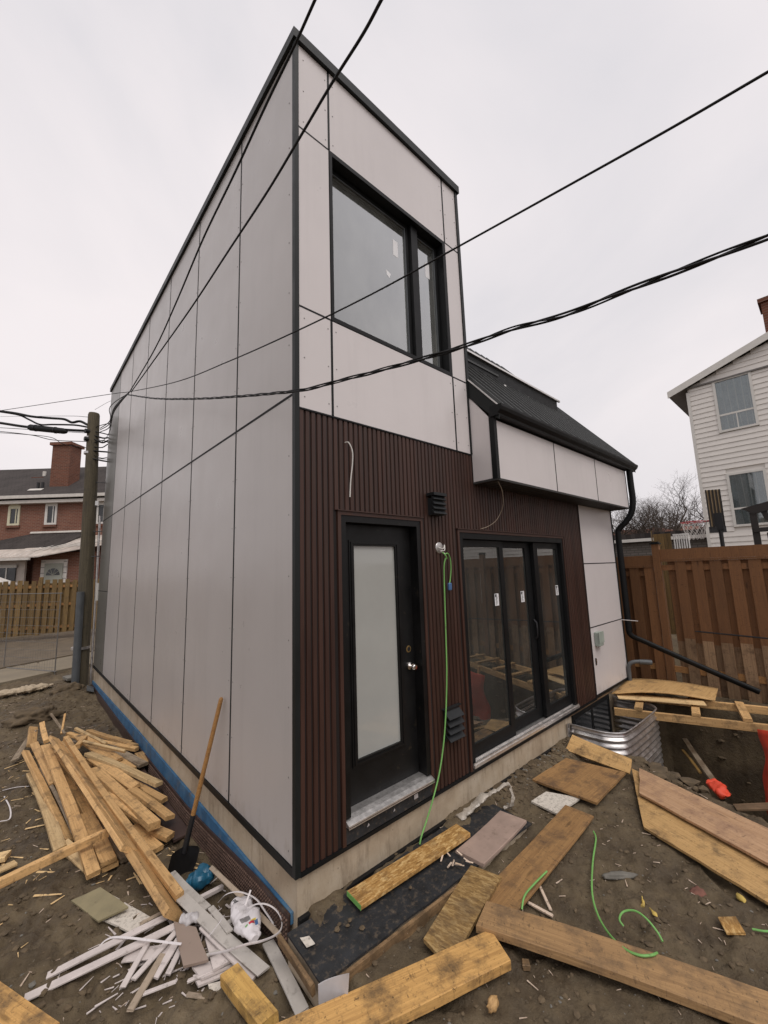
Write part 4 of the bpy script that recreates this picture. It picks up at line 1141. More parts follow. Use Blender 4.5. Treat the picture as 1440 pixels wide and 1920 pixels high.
hp('soffit_vents', m, 'black', kind='stuff')
# roof
SLP = 1.17
def rz(y):
    return 3.40 + SLP * (y + .34)
RY0, RY1, RX1 = -.345, 1.95, 6.15
nrm = Vector((0, -SLP, 1)).normalized()
roof = hp('roof', MB().prism([(XT + .006, RY0, rz(RY0) - .004), (XT + .006, RY1, rz(RY1)), (XT + .006, RY1, rz(RY1) - .12), (XT + .006, RY0, rz(RY0) - .10)], (RX1 - XT - .006, 0, 0)), 'roofmetal')
hp('roof_back', MB().prism([(XT + .006, RY1, rz(RY1) - .002), (XT + .006, 4.2, rz(RY1) - 2.6), (XT + .006, 4.2, rz(RY1) - 2.72), (XT + .006, RY1, rz(RY1) - .12)], (RX1 - XT - .006, 0, 0)), 'roofmetal')
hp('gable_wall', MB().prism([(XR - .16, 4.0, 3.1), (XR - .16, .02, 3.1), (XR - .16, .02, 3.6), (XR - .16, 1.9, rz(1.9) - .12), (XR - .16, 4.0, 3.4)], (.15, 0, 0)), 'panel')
xq = XT + .06
ribm = None
while xq < RX1 - .02:
    if ribm is None:
        w = Vector((0, RY1 - RY0, rz(RY1) - rz(RY0)))
        p0 = Vector((0, RY0 + .004, rz(RY0) + .002))
        n1 = nrm * .032
        ribm = MB().prism([p0, p0 + Vector((.042, 0, 0)), p0 + Vector((.031, 0, 0)) + n1, p0 + Vector((.011, 0, 0)) + n1], w * .995).mesh('seam', 'roofmetal')
    obj('seam', ribm, None, roof, loc=(xq, 0, 0))
    xq += .19
hp('rake_fascia', MB().prism([(XT - .004, -.352, 3.372), (XT - .004, -.352, 3.245), (XT - .004, -.27, 3.30), (XT - .004, -.005, 3.585), (XT - .004, -.005, 3.785)], (.009, 0, 0)), 'trimgreen')
hp('drip_flashing', MB().prism([(XT - .010, -.352, 3.395), (XT - .010, .0, 3.806), (XT - .010, .0, 3.79), (XT - .010, -.352, 3.379)], (.022, 0, 0)), 'alu')
hp('rake_trim', MB().prism([(RX1, RY0 - .01, rz(RY0) + .02), (RX1, RY1, rz(RY1) + .02), (RX1, RY1, rz(RY1) - .15), (RX1, RY0 - .01, rz(RY0) - .13)], (.012, 0, 0)), 'trim')
hp('drip_flashing', MB().box(XT + .02, RX1, -.352, -.338, 3.396, 3.404), 'alu')
# gutter, K profile, and downspout
gp = [(-.262, 3.395), (-.262, 3.285), (-.345, 3.285), (-.352, 3.305), (-.385, 3.335), (-.398, 3.365), (-.398, 3.388), (-.385, 3.388), (-.385, 3.37), (-.34, 3.32), (-.275, 3.30), (-.272, 3.395)]
hp('gutter', MB().prism([(XT - .02, y, z) for y, z in gp], (RX1 + .04 - XT, 0, 0)), 'trim')
hp('gutter_end', MB().prism([(XT - .024, y, z) for y, z in gp[:7]], (.004, 0, 0)).prism([(RX1 + .0205, y, z) for y, z in gp[:7]], (.004, 0, 0)), 'trim')
hp('frieze_board', MB().box(XT + .01, XR + .1, -.260, -.25, 3.23, 3.39), 'trim')
def boxpipe(pts, w, d):
    return MB().tube(catmull(pts, 5), w, 12, flat=d)
hp('downspout', boxpipe([(5.98, -.315, 3.30), (5.98, -.315, 3.05), (5.98, -.315, 2.78), (5.975, -.27, 2.58), (5.96, -.17, 2.44), (5.945, -.075, 2.34), (5.94, -.055, 2.22), (5.94, -.055, 1.6), (5.94, -.055, .95), (5.94, -.055, .72)], .048, .8), 'trim', True)
hp('downspout_extension', boxpipe([(5.94, -.055, .80), (5.95, -.07, .66), (6.05, -.25, .55), (6.20, -.85, .26), (6.33, -1.47, -.02)], .042, .8), 'trim', True)
hp('hose_bib', MB().tube(catmull([(5.80, -.035, -.06), (5.80, -.035, .10), (5.80, -.045, .22), (5.83, -.10, .27), (5.90, -.20, .28)], 5), .030, 10).tube([(5.88, -.17, .275), (5.97, -.31, .27)], .038, 10), 'pvcgrey', True)
hp('hose_collar', MB().tube([(5.80, -.035, -.06), (5.80, -.035, -.03)], .034, 10), 'winframe')
# rooftop solar rack
rack = hp('roof_rack', MB().box(2.12, 5.40, .50, .53, rz(.5) + .01, 4.592), 'trim')
hp('rack_edge', MB().box(2.10, 5.47, .470, .499, 4.592, 4.618), 'alu', parent=rack)
hp('rack_fascia', MB().box(2.12, 3.55, .488, .499, rz(.5) + .09, 4.50), 'roofmetal', parent=rack)
for q in range(3):
    a = 2.11 + q * 1.115
    hp('solar_panel', MB().prism([(a, .50, 4.594), (a, 1.55, 5.02), (a, 1.55, 5.06), (a, .50, 4.632)], (1.10, 0, 0)), 'darkglass', parent=rack)
for xx in (3.6, 4.25, 5.2):
    hp('rack_foot', MB().box(xx, xx + .05, .44, .50, rz(.44) - .03, rz(.44) + .045), 'alu', parent=rack)
# tower-side skylight curb line
hp('panel_screws', (lambda m: [m.lathe([(.001, -.0025), (.005, -.002), (.006, .0)], (0 - .0005, yy, zz), 6, 'X') for yy in (.09, 1.0, 1.08, 2.22, 2.30, 3.44, 3.52, 4.66, 4.74) for zz in [.1 + .42 * w for w in range(15)]] and m)(MB()), 'screw', kind='stuff')
hp('panel_screws', (lambda m: [m.lathe([(.001, -.0025), (.005, -.002), (.006, .0)], (xx, -.0005, zz), 6, 'Y') for xx in (.075, .285, .36, 1.78, 1.86, 2.02) for zz in (3.05, 3.35, 3.66, 5.36, 5.65, 5.95)] and m)(MB()), 'screw', kind='stuff')
# wall fittings
vt = hp('wall_vent', MB().box(1.345, 1.50, -.06, -.001, 2.275, 2.43), 'vent')
for q in range(4):
    hp('vent_hood', MB().prism([(1.337, -.085, 2.285 + q * .043), (1.337, -.055, 2.325 + q * .043), (1.337, -.045, 2.318 + q * .043), (1.337, -.075, 2.279 + q * .043)], (.171, 0, 0)), 'vent', parent=vt)
hp('vent_cap', MB().box(1.333, 1.512, -.09, 0, 2.45, 2.475), 'vent', parent=vt)
vt = hp('wall_vent', MB().box(1.415, 1.60, -.02, -.001, .355, .60), 'vent')
for q in range(4):
    z = .365 + q * .058
    hp('vent_louver', MB().prism([(1.41, -.075, z), (1.41, -.02, z + .05), (1.41, -.012, z + .045), (1.41, -.07, z - .006)], (.20, 0, 0)), 'vent', parent=vt)
hp('vent_cap', MB().box(1.395, 1.63, -.03, 0, .605, .615), 'vent', parent=vt)
jb = hp('junction_box', MB().lathe([(.001, -.004), (.048, -.004), (.052, .0), (.052, .012)], (1.475, .0, 1.985), 16, 'Y'), 'galv', True)
hp('wire_tail', MB().tube(catmull([(1.45, -.006, 1.99), (1.47, -.05, 1.975), (1.50, -.04, 2.01), (1.48, -.055, 1.96), (1.455, -.03, 1.955), (1.49, -.05, 1.93)], 5), .004, 6), 'whitecable', True, parent=jb)
mb = hp('meter_box', MB().box(4.70, 4.86, -.065, -.001, .655, .845), 'boxgreen')
bevel(mb.data, .008)
hp('box_lid', MB().box(4.695, 4.865, -.072, -.0655, .70, .85), 'boxgreen', parent=mb)
hp('wall_slot', MB().box(4.66, 4.70, -.006, -.001, .41, .50), 'black')
hp('wall_slot', MB().box(4.668, 4.70, -.010, -.0062, .44, .49), 'chrome')
hp('pipe_stub', MB().tube([(5.80, -.001, .905), (5.87, -.22, .89)], .007, 8), 'galv')

# foundation
fd = hp('foundation', MB().box(.018, XR, .018, YB, -1.2, -.019), 'concrete')
hp('foundation_skirt', MB().box(.02, 3.70, -.012, .017, -.5, -.238), 'rubber')
m = MB()
yb = [0.06, .5, .9, 1.4, 2.0, 3.0, 4.2, 6.0, YB]
zb0 = [-.225, -.225, -.222, -.220, -.222, -.222, -.222, -.25, -.28]
zb1 = [-.228, -.235, -.265, -.305, -.345, -.36, -.37, -.36, -.34]
for i in range(len(yb) - 1):
    m.prism([(-.002, yb[i], zb0[i]), (-.002, yb[i + 1], zb0[i + 1]), (-.002, yb[i + 1], zb1[i + 1] - .06), (-.002, yb[i], zb1[i] - .06)], (.019, 0, 0))
hp('waterproof_band', m, 'bluemembrane')
m = MB()
for i in range(len(yb) - 1):
    m.prism([(-.016, yb[i], zb1[i]), (-.016, yb[i + 1], zb1[i + 1]), (-.030, yb[i + 1], -.75), (-.030, yb[i], -.75)], (.012, 0, 0))
dm = hp('dimple_membrane', m, 'dimple')
m = MB()
for r in range(9):
    yy = .08
    while yy < 3.4:
        zt = np.interp(yy, yb, zb1) - .035 - r * .024
        xb = -.016 - .014 * (np.interp(yy, yb, zb1) - zt) / (np.interp(yy, yb, zb1) + .75)
        m.lathe([(.0075, .001), (.006, -.008), (.001, -.009)], (xb, yy, zt), 6, 'X')
        yy += .024
hp('dimples', m, 'dimpledust', kind='stuff', parent=dm)
bevel(jb.data, .0005)

# ------------------------------------------------------------------ boards, offcuts and sheets
def frame_matrix(o, xa, zup):
    xa = xa.normalized()
    ya = zup.cross(xa)
    ya = ya.normalized() if ya.length > 1e-6 else Vector((0, 1, 0))
    za = xa.cross(ya)
    return Matrix(((xa.x, ya.x, za.x, o.x), (xa.y, ya.y, za.y, o.y), (xa.z, ya.z, za.z, o.z), (0, 0, 0, 1)))
def timber_mesh(name, L, w, t, mat, seed):
    """a sawn board: eased edges, a little bow, ends not quite square; top face at local z = 0"""
    r = random.Random(seed)
    c = min(.004, t * .2)
    sec = [(-w / 2 + c, 0), (w / 2 - c, 0), (w / 2, -c), (w / 2, -t + c), (w / 2 - c, -t), (-w / 2 + c, -t), (-w / 2, -t + c), (-w / 2, -c)]
    n = max(2, min(9, int(L / .25) + 2))
    bow, twist = r.uniform(-.008, .008) * min(L, 2), r.uniform(-.03, .03)
    skew0, skew1 = r.uniform(-.12, .12) * w, r.uniform(-.12, .12) * w
    m = MB()
    for i in range(n):
        f = i / (n - 1)
        x = L * f
        b = bow * math.sin(PI * f)
        tw = twist * (f - .5)
        for j, (y, z) in enumerate(sec):
            xx = x
            if i == 0: xx += skew0 * y / w + r.uniform(-.003, .003)
            if i == n - 1: xx += skew1 * y / w + r.uniform(-.003, .003)
            jt = .0012
            m.v.append((xx, y + b + r.uniform(-jt, jt), z + y * tw + b * .5 + r.uniform(-jt, jt)))
    k = len(sec)
    for i in range(n - 1):
        for j in range(k):
            a, b = i * k + j, i * k + (j + 1) % k
            m.f.append((a, b, b + k, a + k))
    m.f.append(tuple(range(k)))
    m.f.append(tuple(range((n - 1) * k, n * k)))
    return m.mesh(name, mat)
for i, (name, label, cat, group, mat, p0, p1, w, t, roll) in enumerate(BOARDS):
    p0, p1 = Vector(p0), Vector(p1)
    d = p1 - p0
    o = bpy.data.objects.new(name, timber_mesh(name, d.length, w, t, mat, 100 + i))
    o.matrix_world = frame_matrix(p0, d, Vector((0, 0, 1))) @ Matrix.Rotation(math.radians(roll), 4, 'X')
    col.objects.link(o)
    o['label'], o['category'] = label, cat
    if group: o['group'] = group
for i, (name, label, cat, group, mat, pts, t) in enumerate(SHEETS):
    P = [Vector(p) for p in pts]
    nr = (P[1] - P[0]).cross(P[2] - P[0]).normalized()
    if nr.z < 0: nr = -nr
    M = frame_matrix(P[0], P[1] - P[0], nr)
    Mi = M.inverted()
    L = [Mi @ p for p in P]
    r = random.Random(i + 5)
    # subdivide the outline a little so that the edges are not perfectly straight
    out = []
    for a, b in zip(L, L[1:] + L[:1]):
        k = max(2, int((b - a).length / .12))
        for q in range(k):
            f = q / k
            p = a.lerp(b, f)
            if q: p = p + Vector((r.uniform(-.004, .004), r.uniform(-.004, .004), 0))
            out.append(p)
    m = MB()
    m.prism(out, (0, 0, -t))
    o = bpy.data.objects.new(name, m.mesh(name, mat))
    o.matrix_world = M
    col.objects.link(o)
    o['label'], o['category'] = label, cat

def one(name, mb, mat, label, cat, smooth=False, group=None):
    return obj(name, mb, mat, None, smooth, label=label, cat=cat, group=group)

# green painted end of the strand board strip
for o in [q for q in col.objects if q.name == 'osb_strip']:
    e = obj('painted_end', MB().box(-.004, -.0015, -.075, .075, -.029, -.001), 'greencable')
    e.parent = o
    e.location = (0, 0, 0)
# ------------------------------------------------------------------ black mat on its timber step
mat_t = thing('membrane_step', 'black membrane covered step at the front corner of the house', 'step', (.4, -.22, -.3))
def grid_sheet(P, n, m_, amp, seed, t):
    """bilinear patch with rumples and thickness"""
    r = random.Random(seed)
    mb = MB()
    def pt(u, v):
        a = Vector(P[0]).lerp(Vector(P[1]), u)
        b = Vector(P[3]).lerp(Vector(P[2]), u)
        return a.lerp(b, v)
    for i in range(n + 1):
        for j in range(m_ + 1):
            p = pt(i / n, j / m_)
            p.z += amp * mnoise.noise(p * 5 + Vector((seed, 0, 0))) + amp * .5 * mnoise.noise(p * 13)
            mb.v.append(tuple(p))
    K = len(mb.v)
    mb.v += [(x, y, z - t) for x, y, z in mb.v]
    for i in range(n):
        for j in range(m_):
            a = i * (m_ + 1) + j
            q = (a, a + 1, a + m_ + 2, a + m_ + 1)
            mb.f.append(q)
            mb.f.append(tuple(K + k for k in reversed(q)))
    ring = [i * (m_ + 1) for i in range(n + 1)] + [n * (m_ + 1) + j for j in range(1, m_ + 1)] + [i * (m_ + 1) + m_ for i in range(n - 1, -1, -1)] + [j for j in range(m_ - 1, 0, -1)]
    for a, b in zip(ring, ring[1:] + ring[:1]):
        mb.f.append((a, b, K + b, K + a))
    return mb
obj('membrane', grid_sheet([(-.075, -.03, -.243), (1.85, -.03, -.243), (1.85, -.50, -.25), (-.095, -.415, -.24)], 40, 10, .008, 3, .012), 'matblack', mat_t, True)
obj('step_board', MB().prism([(-.09, -.42, -.255), (1.0, -.475, -.255), (1.0, -.495, -.255), (-.09, -.44, -.255)], (0, 0, -.10)), 'lumberrot', mat_t)
obj('step_core', MB().prism([(-.07, -.035, -.257), (1.8, -.035, -.257), (1.8, -.48, -.257), (-.085, -.405, -.257)], (0, 0, -.15)), 'concrete', mat_t)
one('paper_scrap', grid_sheet([(-.045, -.12, -.228), (.0, -.145, -.228), (-.005, -.215, -.226), (-.05, -.20, -.228)], 6, 6, .008, 9, .002), 'specked', 'torn white paper scrap on the black mat near the corner', 'paper', True)
rs = random.Random(3)
for i, (x, y) in enumerate([(.17, -.20), (.20, -.24), (.14, -.22), (.23, -.22), (.25, -.31), (.43, -.15), (.55, -.22), (.66, -.30)]):
    r = rs.uniform(.009, .018)
    m = MB()
    m.lathe([(.001, -r * .5), (r, -r * .3), (r * 1.1, .0), (r * .7, r * .5), (.001, r * .6)], (x, y, -.232), 7)
    m.v = [(a + rs.uniform(-.3, .3) * r, b + rs.uniform(-.3, .3) * r, c) for a, b, c in m.v]
    one('mud_crumb', m, 'clod', 'dry mud crumb lying on the black membrane of the step', 'mud', group='mud crumbs on the black membrane')

# white plastic tub scrap leaning at the wide orange plank
def rot_pts(pts, c, a):
    ca, sa = math.cos(a), math.sin(a)
    return [(c[0] + x * ca - y * sa, c[1] + x * sa + y * ca, c[2] + z) for x, y, z in pts]
m = MB()
N = 12
A = []
for i in range(N + 1):
    f = i / N
    ang = -.8 + 1.6 * f
    A.append((.10 * math.sin(ang), .035 * math.cos(ang), f))
for i, (x, y, f) in enumerate(A):
    h = .105 + .075 * f
    for q in (0, 1):
        k = 1 - .05 * q
        m.v += rot_pts([(x * k, y * k - .004 * q, 0), (x * 1.15 * k, y * k + .02 - .004 * q, h)], (-.10, -.50, -.34), -.95)
for i in range(N):
    a = i * 4
    m.f += [(a, a + 4, a + 5, a + 1), (a + 2, a + 3, a + 7, a + 6), (a + 1, a + 5, a + 7, a + 3), (a, a + 2, a + 6, a + 4)]
m.f += [(0, 1, 3, 2), (N * 4, N * 4 + 2, N * 4 + 3, N * 4 + 1)]
one('plastic_scrap', m, 'plastic', 'curved grey white plastic scrap standing behind the orange plank', 'plastic', True)

# ------------------------------------------------------------------ cables, straps and wrap
def cab(key, name, mat, label, cat, n=7, flat=1.0, group=None, sub=6, jit=0):
    pts, r = CABLES[key]
    c = catmull(pts, sub)
    return one(name, MB().tube(c, r, n, flat=flat), mat, label, cat, True, group)
GG = 'pieces of green cable on the mud'
cab('g1', 'green_cable', 'greencable', 'long green cable curving over the mud in front of the doors', 'cable', group=GG)
cab('g2', 'green_cable', 'greencable', 'green cable piece bent in a hook on the mud', 'cable', group=GG)
cab('g3', 'green_cable', 'greencable', 'short green cable beside the brown plywood strip', 'cable', group=GG)
cab('g4', 'green_cable', 'greencable', 'green cable end at the right edge of the mud', 'cable', group=GG)
SG = 'white packing straps among the offcuts'
for key, lab in (('s1', 'white strap arching behind the printed bag'), ('s2', 'large white strap loop around the printed bag'), ('s3', 'short white strap end sticking up behind the bag'), ('s4', 'straight white strap at the left of the printed bag'), ('s5', 'thin white strap lying over the two longest strips'), ('s6', 'white strap piece on the mud left of the pile'), ('s7', 'white strap curl on the mud at the left edge')):
    cab(key, 'packing_strap', 'strap', lab, 'strap', 6, .22, SG)
pts, r = CABLES['wrap']
c = catmull(pts, 8)
m = MB()
rad = [.016 + .018 * abs(mnoise.noise(Vector((i * .23, 0, 0)))) + (.016 if i < 18 or i > len(c) - 14 else 0) for i in range(len(c))]
m.tube(c, rad, 10, flat=.45)
m.v = [tuple(Vector(v) + Vector((mnoise.noise(Vector(v) * 40), mnoise.noise(Vector(v) * 40 + Vector((9, 0, 0))), mnoise.noise(Vector(v) * 40 + Vector((0, 9, 0))))) * .012) for v in m.v]
one('plastic_wrap', m, 'wrap', 'crumpled clear plastic wrap standing by the foundation', 'plastic wrap', True)
# the cable hanging beside the door, and loose wires on the wall
gc = thing('hanging_cable', 'green extension cord hanging beside the entry door', 'cable', (1.4, -.06, -.2))
obj('cord', MB().tube(catmull([(1.47, -.03, 1.945), (1.475, -.05, 1.93), (1.49, -.06, 1.905), (1.505, -.055, 1.885), (1.49, -.05, 1.88), (1.478, -.04, 1.80), (1.472, -.035, 1.55), (1.46, -.035, 1.2), (1.44, -.04, .9), (1.40, -.045, .62), (1.345, -.05, .38), (1.27, -.055, .18), (1.18, -.06, .03), (1.10, -.055, -.10), (1.03, -.06, -.18), (1.0, -.065, -.225)], 7), .0062, 8), 'greencable', gc, True)
obj('cord_tail', MB().tube(catmull([(1.49, -.05, 1.925), (1.525, -.055, 1.93), (1.56, -.05, 1.88), (1.57, -.045, 1.80), (1.56, -.04, 1.71), (1.545, -.04, 1.665)], 6), .0055, 8), 'greencable', gc, True)
obj('plug', bevel(MB().box(1.525, 1.565, -.055, -.025, 1.60, 1.668).mesh('plug', 'bagblue'), .008), None, gc)
one('loose_wire', MB().tube(catmull([(.425, -.002, 2.775), (.44, -.03, 2.77), (.462, -.045, 2.70), (.463, -.04, 2.60), (.452, -.03, 2.48), (.442, -.03, 2.35)], 6), .0048, 7), 'whitecable', 'white wire end sticking out of the brown slats above the door', 'wire', True)
one('loose_wire', MB().tube(catmull([(2.14, -.24, 2.648), (2.24, -.22, 2.56), (2.34, -.16, 2.44), (2.37, -.10, 2.35), (2.33, -.06, 2.27), (2.22, -.03, 2.21), (2.12, -.015, 2.185)], 6), .0032, 6), 'trimbeige', 'thin brown wire drooping from the soffit of the bay', 'wire', True)

# ------------------------------------------------------------------ shovel
sv = thing('shovel', 'shovel with wooden handle leaning on the grey panels', 'shovel', (-.25, 1.32, -.5))
top, bot = Vector((-.032, 1.15, .80)), Vector((-.265, 1.33, -.50))
ax = (bot - top).normalized()
k0 = top + ax * 0.915
obj('handle', MB().tube([top, top + ax * .012, top + ax * .02, top + ax * .5, k0], [.010, .0165, .0175, .0175, .0185], 12), 'handle', sv, True)
obj('socket', MB().tube([k0 - ax * .02, k0 + ax * .10, k0 + ax * .25], [.0205, .021, .024], 12), 'steel', sv, True)
m = MB()
sidev = ax.cross(Vector((0, -1, .1))).normalized()
bn = sidev.cross(ax).normalized()
b0 = k0 + ax * .21
prof = [(0, .085), (.02, .105), (.12, .105), (.20, .085), (.255, .03)]
for s_, w in prof:
    for q in range(-4, 5):
        f = q / 4
        p = b0 + ax * s_ + sidev * w * f + bn * (.03 * f * f)
        m.v += [tuple(p), tuple(p + bn * .004)]
for i in range(len(prof) - 1):
    for q in range(8):
        a = i * 18 + q * 2
        m.f += [(a, a + 2, a + 20, a + 18), (a + 1, a + 19, a + 21, a + 3)]
obj('blade', m, 'steel', sv, True)

# ------------------------------------------------------------------ printed bag, blue bag, cloths
def blob(c, axis, L, w, h, seed, n=26, k=18, wr=.012, up=Vector((0, 0, 1))):
    """a crumpled elongated bag"""
    axis = axis.normalized()
    s = up.cross(axis).normalized()
    u = axis.cross(s)
    m = MB()
    for i in range(n + 1):
        f = i / n
        e = (math.sin(PI * min(max(f * .96 + .02, 0), 1))) ** .45
        for j in range(k):
            t = 2 * PI * j / k
            p = c + axis * (f - .5) * L + s * math.cos(t) * w * e + u * math.sin(t) * h * e
            q = p * 16 + Vector((seed, seed, 0))
            d = mnoise.noise(q) * 1.0 + mnoise.noise(q * 2.3) * .6
            p = p + (s * math.cos(t) + u * math.sin(t)) * d * wr
            m.v.append(tuple(p))
    for i in range(n):
        for j in range(k):
            a, b = i * k + j, i * k + (j + 1) % k
            m.f.append((a, b, b + k, a + k))
    m.f.append(tuple(range(k)))
    m.f.append(tuple(range(n * k, n * k + k)))
    return m
BA, BBt = Vector((-.125, .53, -.33)), Vector((-.165, .20, -.34))
bag = thing('printed_bag', 'white plastic bag with printed logo among the straps', 'bag', (-.14, .36, -.42))
bagm = blob((BA + BBt) / 2, BBt - BA, .36, .080, .036, 3, 40, 28, .020)
obj('bag_body', bagm, 'bag', bag, True)
# print patches follow the surface of the bag
def patch(u0, u1, t0, t1, mat, n=6, name='print'):
    c, axis = (BA + BBt) / 2, (BBt - BA).normalized()
    s = Vector((0, 0, 1)).cross(axis).normalized()
    u = axis.cross(s)
    m = MB()
    for i in range(n + 1):
        for j in range(n + 1):
            f = u0 + (u1 - u0) * i / n
            t = t0 + (t1 - t0) * j / n
            e = (math.sin(PI * min(max(f * .96 + .02, 0), 1))) ** .45
            p = c + axis * (f - .5) * .36 + s * math.cos(t) * .080 * e + u * math.sin(t) * .036 * e
            q = p * 16 + Vector((3, 3, 0))
            d = mnoise.noise(q) * 1.0 + mnoise.noise(q * 2.3) * .6
            p = p + (s * math.cos(t) + u * math.sin(t)) * (d * .020 + .0018)
            m.v.append(tuple(p))
    for i in range(n):
        for j in range(n):
            a = i * (n + 1) + j
            m.f.append((a, a + 1, a + n + 2, a + n + 1))
    obj(name, m, mat, bag, True)
patch(.72, .80, 1.25, 1.75, 'bagred')
patch(.72, .82, .85, 1.2, 'bagblue')
patch(.69, .73, 1.0, 1.5, 'bagyellow')
patch(.60, .68, 1.45, 2.2, 'baggrey')
patch(.74, .79, 1.85, 2.1, 'greencable')
for q in range(5):
    patch(.10 + .02 * q, .113 + .02 * q, 2.0 - .05 * q, 2.35 - .1 * (q % 2), 'ink', 3)
one('blue_bag', blob(Vector((-.19, 1.06, -.42)), Vector((.6, -.5, .15)), .20, .075, .06, 8, wr=.03), 'bluebag', 'small dark blue plastic bag beside the shovel blade', 'bag', True)
one('clear_wrap', blob(Vector((-.37, .69, -.40)), Vector((.5, -.5, 0)), .14, .035, .03, 5, wr=.03), 'plastic', 'crumpled clear wrap between taupe offcut and grey strip', 'plastic wrap', True)
one('cream_cloth', blob(Vector((-1.08, 8.75, -.33)), Vector((1, .12, 0)), .95, .14, .06, 12, 30, 18, .05), 'cloth', 'long cream cloth lying on the mud near the pole', 'cloth', True)
one('paving_stone', MB().prism([(-.36, 8.95, -.28), (.0, 9.05, -.28), (-.02, 9.35, -.26), (-.42, 9.25, -.27)], (0, 0, -.05)), 'stone', 'pale grey paving stone at the foot of the pole', 'stone')
one('metal_offcut', MB().prism([(-.16, 7.7, -.31), (-.05, 7.62, -.34), (-.02, 7.95, -.34), (-.12, 8.05, -.30)], (0, 0, -.03)), 'pvcgrey', 'small grey metal offcut at the rear house corner', 'offcut')
def rock(c, r, seed, mat, name, label, cat='stone', sq=(1, 1, .6), group=None, rz_=0):
    bm = bmesh.new()
    bmesh.ops.create_icosphere(bm, subdivisions=4 if r > .1 else 3, radius=1)
    for v in bm.verts:
        p = v.co.copy()
        d = 1 + .40 * mnoise.noise(p * 1.6 + Vector((seed, 0, 0))) + .22 * mnoise.noise(p * 4 + Vector((seed, 5, 0))) + .10 * mnoise.noise(p * 10 + Vector((seed, 5, 0)))
        v.co = Vector((p.x * sq[0], p.y * sq[1], p.z * sq[2])) * d * r
    me = bpy.data.meshes.new(name)
    bm.to_mesh(me)
    bm.free()
    me.materials.append(MAT[mat])
    me.polygons.foreach_set('use_smooth', [True] * len(me.polygons))
    o = bpy.data.objects.new(name, me)
    o.location = c
    o.rotation_euler.z = rz_
    col.objects.link(o)
    o['label'], o['category'] = label, cat
    if group: o['group'] = group
rock((-.98, 6.6, -.36), .24, 2, 'clod', 'boulder', 'grey earth boulder behind the lumber pile', sq=(1.3, 1, .6))
rock((-.42, 8.1, -.34), .2, 5, 'clod', 'boulder', 'dark clod heap near the foot of the pole', sq=(1.2, .9, .6))
def grd(x, y): return (x, y, gz1(x, y))
rock((.475, -1.03, -.285), .028, 4, 'lumber', 'chunk', 'small yellowish chunk below the wide orange plank', 'chunk', (1.2, .8, .9))
rock((.74, -.93, -.30), .02, 9, 'clod', 'chunk', 'small brown chunk at the end of the orange plank', 'chunk')
rock((1.80, -1.16, -.293), .06, 14, 'stone', 'stone_shard', 'long grey stone shard on the mud below the plywood sheets', 'stone', (1.9, .45, .35), rz_=-.75)
rock((2.0, -1.55, -.297), .045, 17, 'brickchip', 'brick_shard', 'reddish brick shard on the mud near the plywood sheets', 'brick', (1.2, .8, .3))
for i, (x, y, a, l) in enumerate([(1.66, -1.33, .3, .05), (1.62, -1.40, 1.0, .04), (2.13, -1.74, .6, .05)]):
    m = blob(Vector((x, y, gz1(x, y) + .012)), Vector((math.cos(a), math.sin(a), .1)), l * 1.5, .012, .006, i + 20, 12, 9, .022)
    one('foam_scrap', m, 'foamyellow', ['yellow foam scrap, left one near the hooked green cable', 'yellow foam scrap beside the left foam scrap, nearer the cable', 'yellow foam scrap close to the edge of the plywood sheet'][i], 'foam', True)
m = MB()
m.tube(catmull([(3.02, -.50, -.243), (3.08, -.53, -.241), (3.12, -.60, -.241), (3.09, -.66, -.243)], 6), .009, 8, flat=.5)
one('black_cord', m, 'rubber', 'short black cord curled on the plywood square', 'cord', True)
# chips of pink wood by the step
for i in range(9):
    r = random.Random(50 + i)
    x, y = 1.02 + r.uniform(-.07, .1), -.38 + r.uniform(-.09, .09)
    a = r.uniform(0, 3.1)
    L = r.uniform(.03, .07)
    d = Vector((math.cos(a), math.sin(a), r.uniform(-.1, .2)))
    o = bpy.data.objects.new('wood_chip', timber_mesh('wood_chip', L, .010, .004, 'splinter', 400 + i))
    o.matrix_world = frame_matrix(Vector((x, y, -.225 + r.uniform(0, .012))), d, Vector((0, 0, 1)))
    col.objects.link(o)
    o['label'], o['category'], o['group'] = 'pale wood chip at the inner end of the black step', 'wood chip', 'wood chips at the inner end of the black step'
# orange items at the pit
one('orange_cloth', blob(Vector((3.60, -1.40, -.30)), Vector((-.30, -.16, .03)), .34, .07, .03, 31, 34, 26, .035), 'orange', 'crumpled orange cloth at the edge of the pit', 'cloth', True)
nt = thing('orange_barrier', 'orange plastic barrier mesh hanging at the right edge of the pit', 'barrier', (4.2, -1.9, -.4))
m = MB()
for i in range(25):
    for j in range(17):
        u, v = i / 24, j / 16
        p = Vector((4.58 - .50 * u, -1.63 - 1.05 * u, .02 - .85 * v + .10 * math.sin(u * 3.0)))
        p += Vector((mnoise.noise(p * 3), mnoise.noise(p * 3 + Vector((4, 0, 0))), 0)) * .10
        m.v.append(tuple(p))
for i in range(24):
    for j in range(16):
        a = i * 17 + j
        m.f.append((a, a + 1, a + 18, a + 17))
o = obj('barrier_sheet', m, 'orange', nt, True)
md = o.modifiers.new('thick', 'SOLIDIFY')
md.thickness = .006
for (x, y) in ((4.63, -1.80), (4.14, -2.74)):
    obj('barrier_stake', MB().box(x - .02, x + .02, y - .02, y + .02, -1.8, .12), 'lumber', nt)

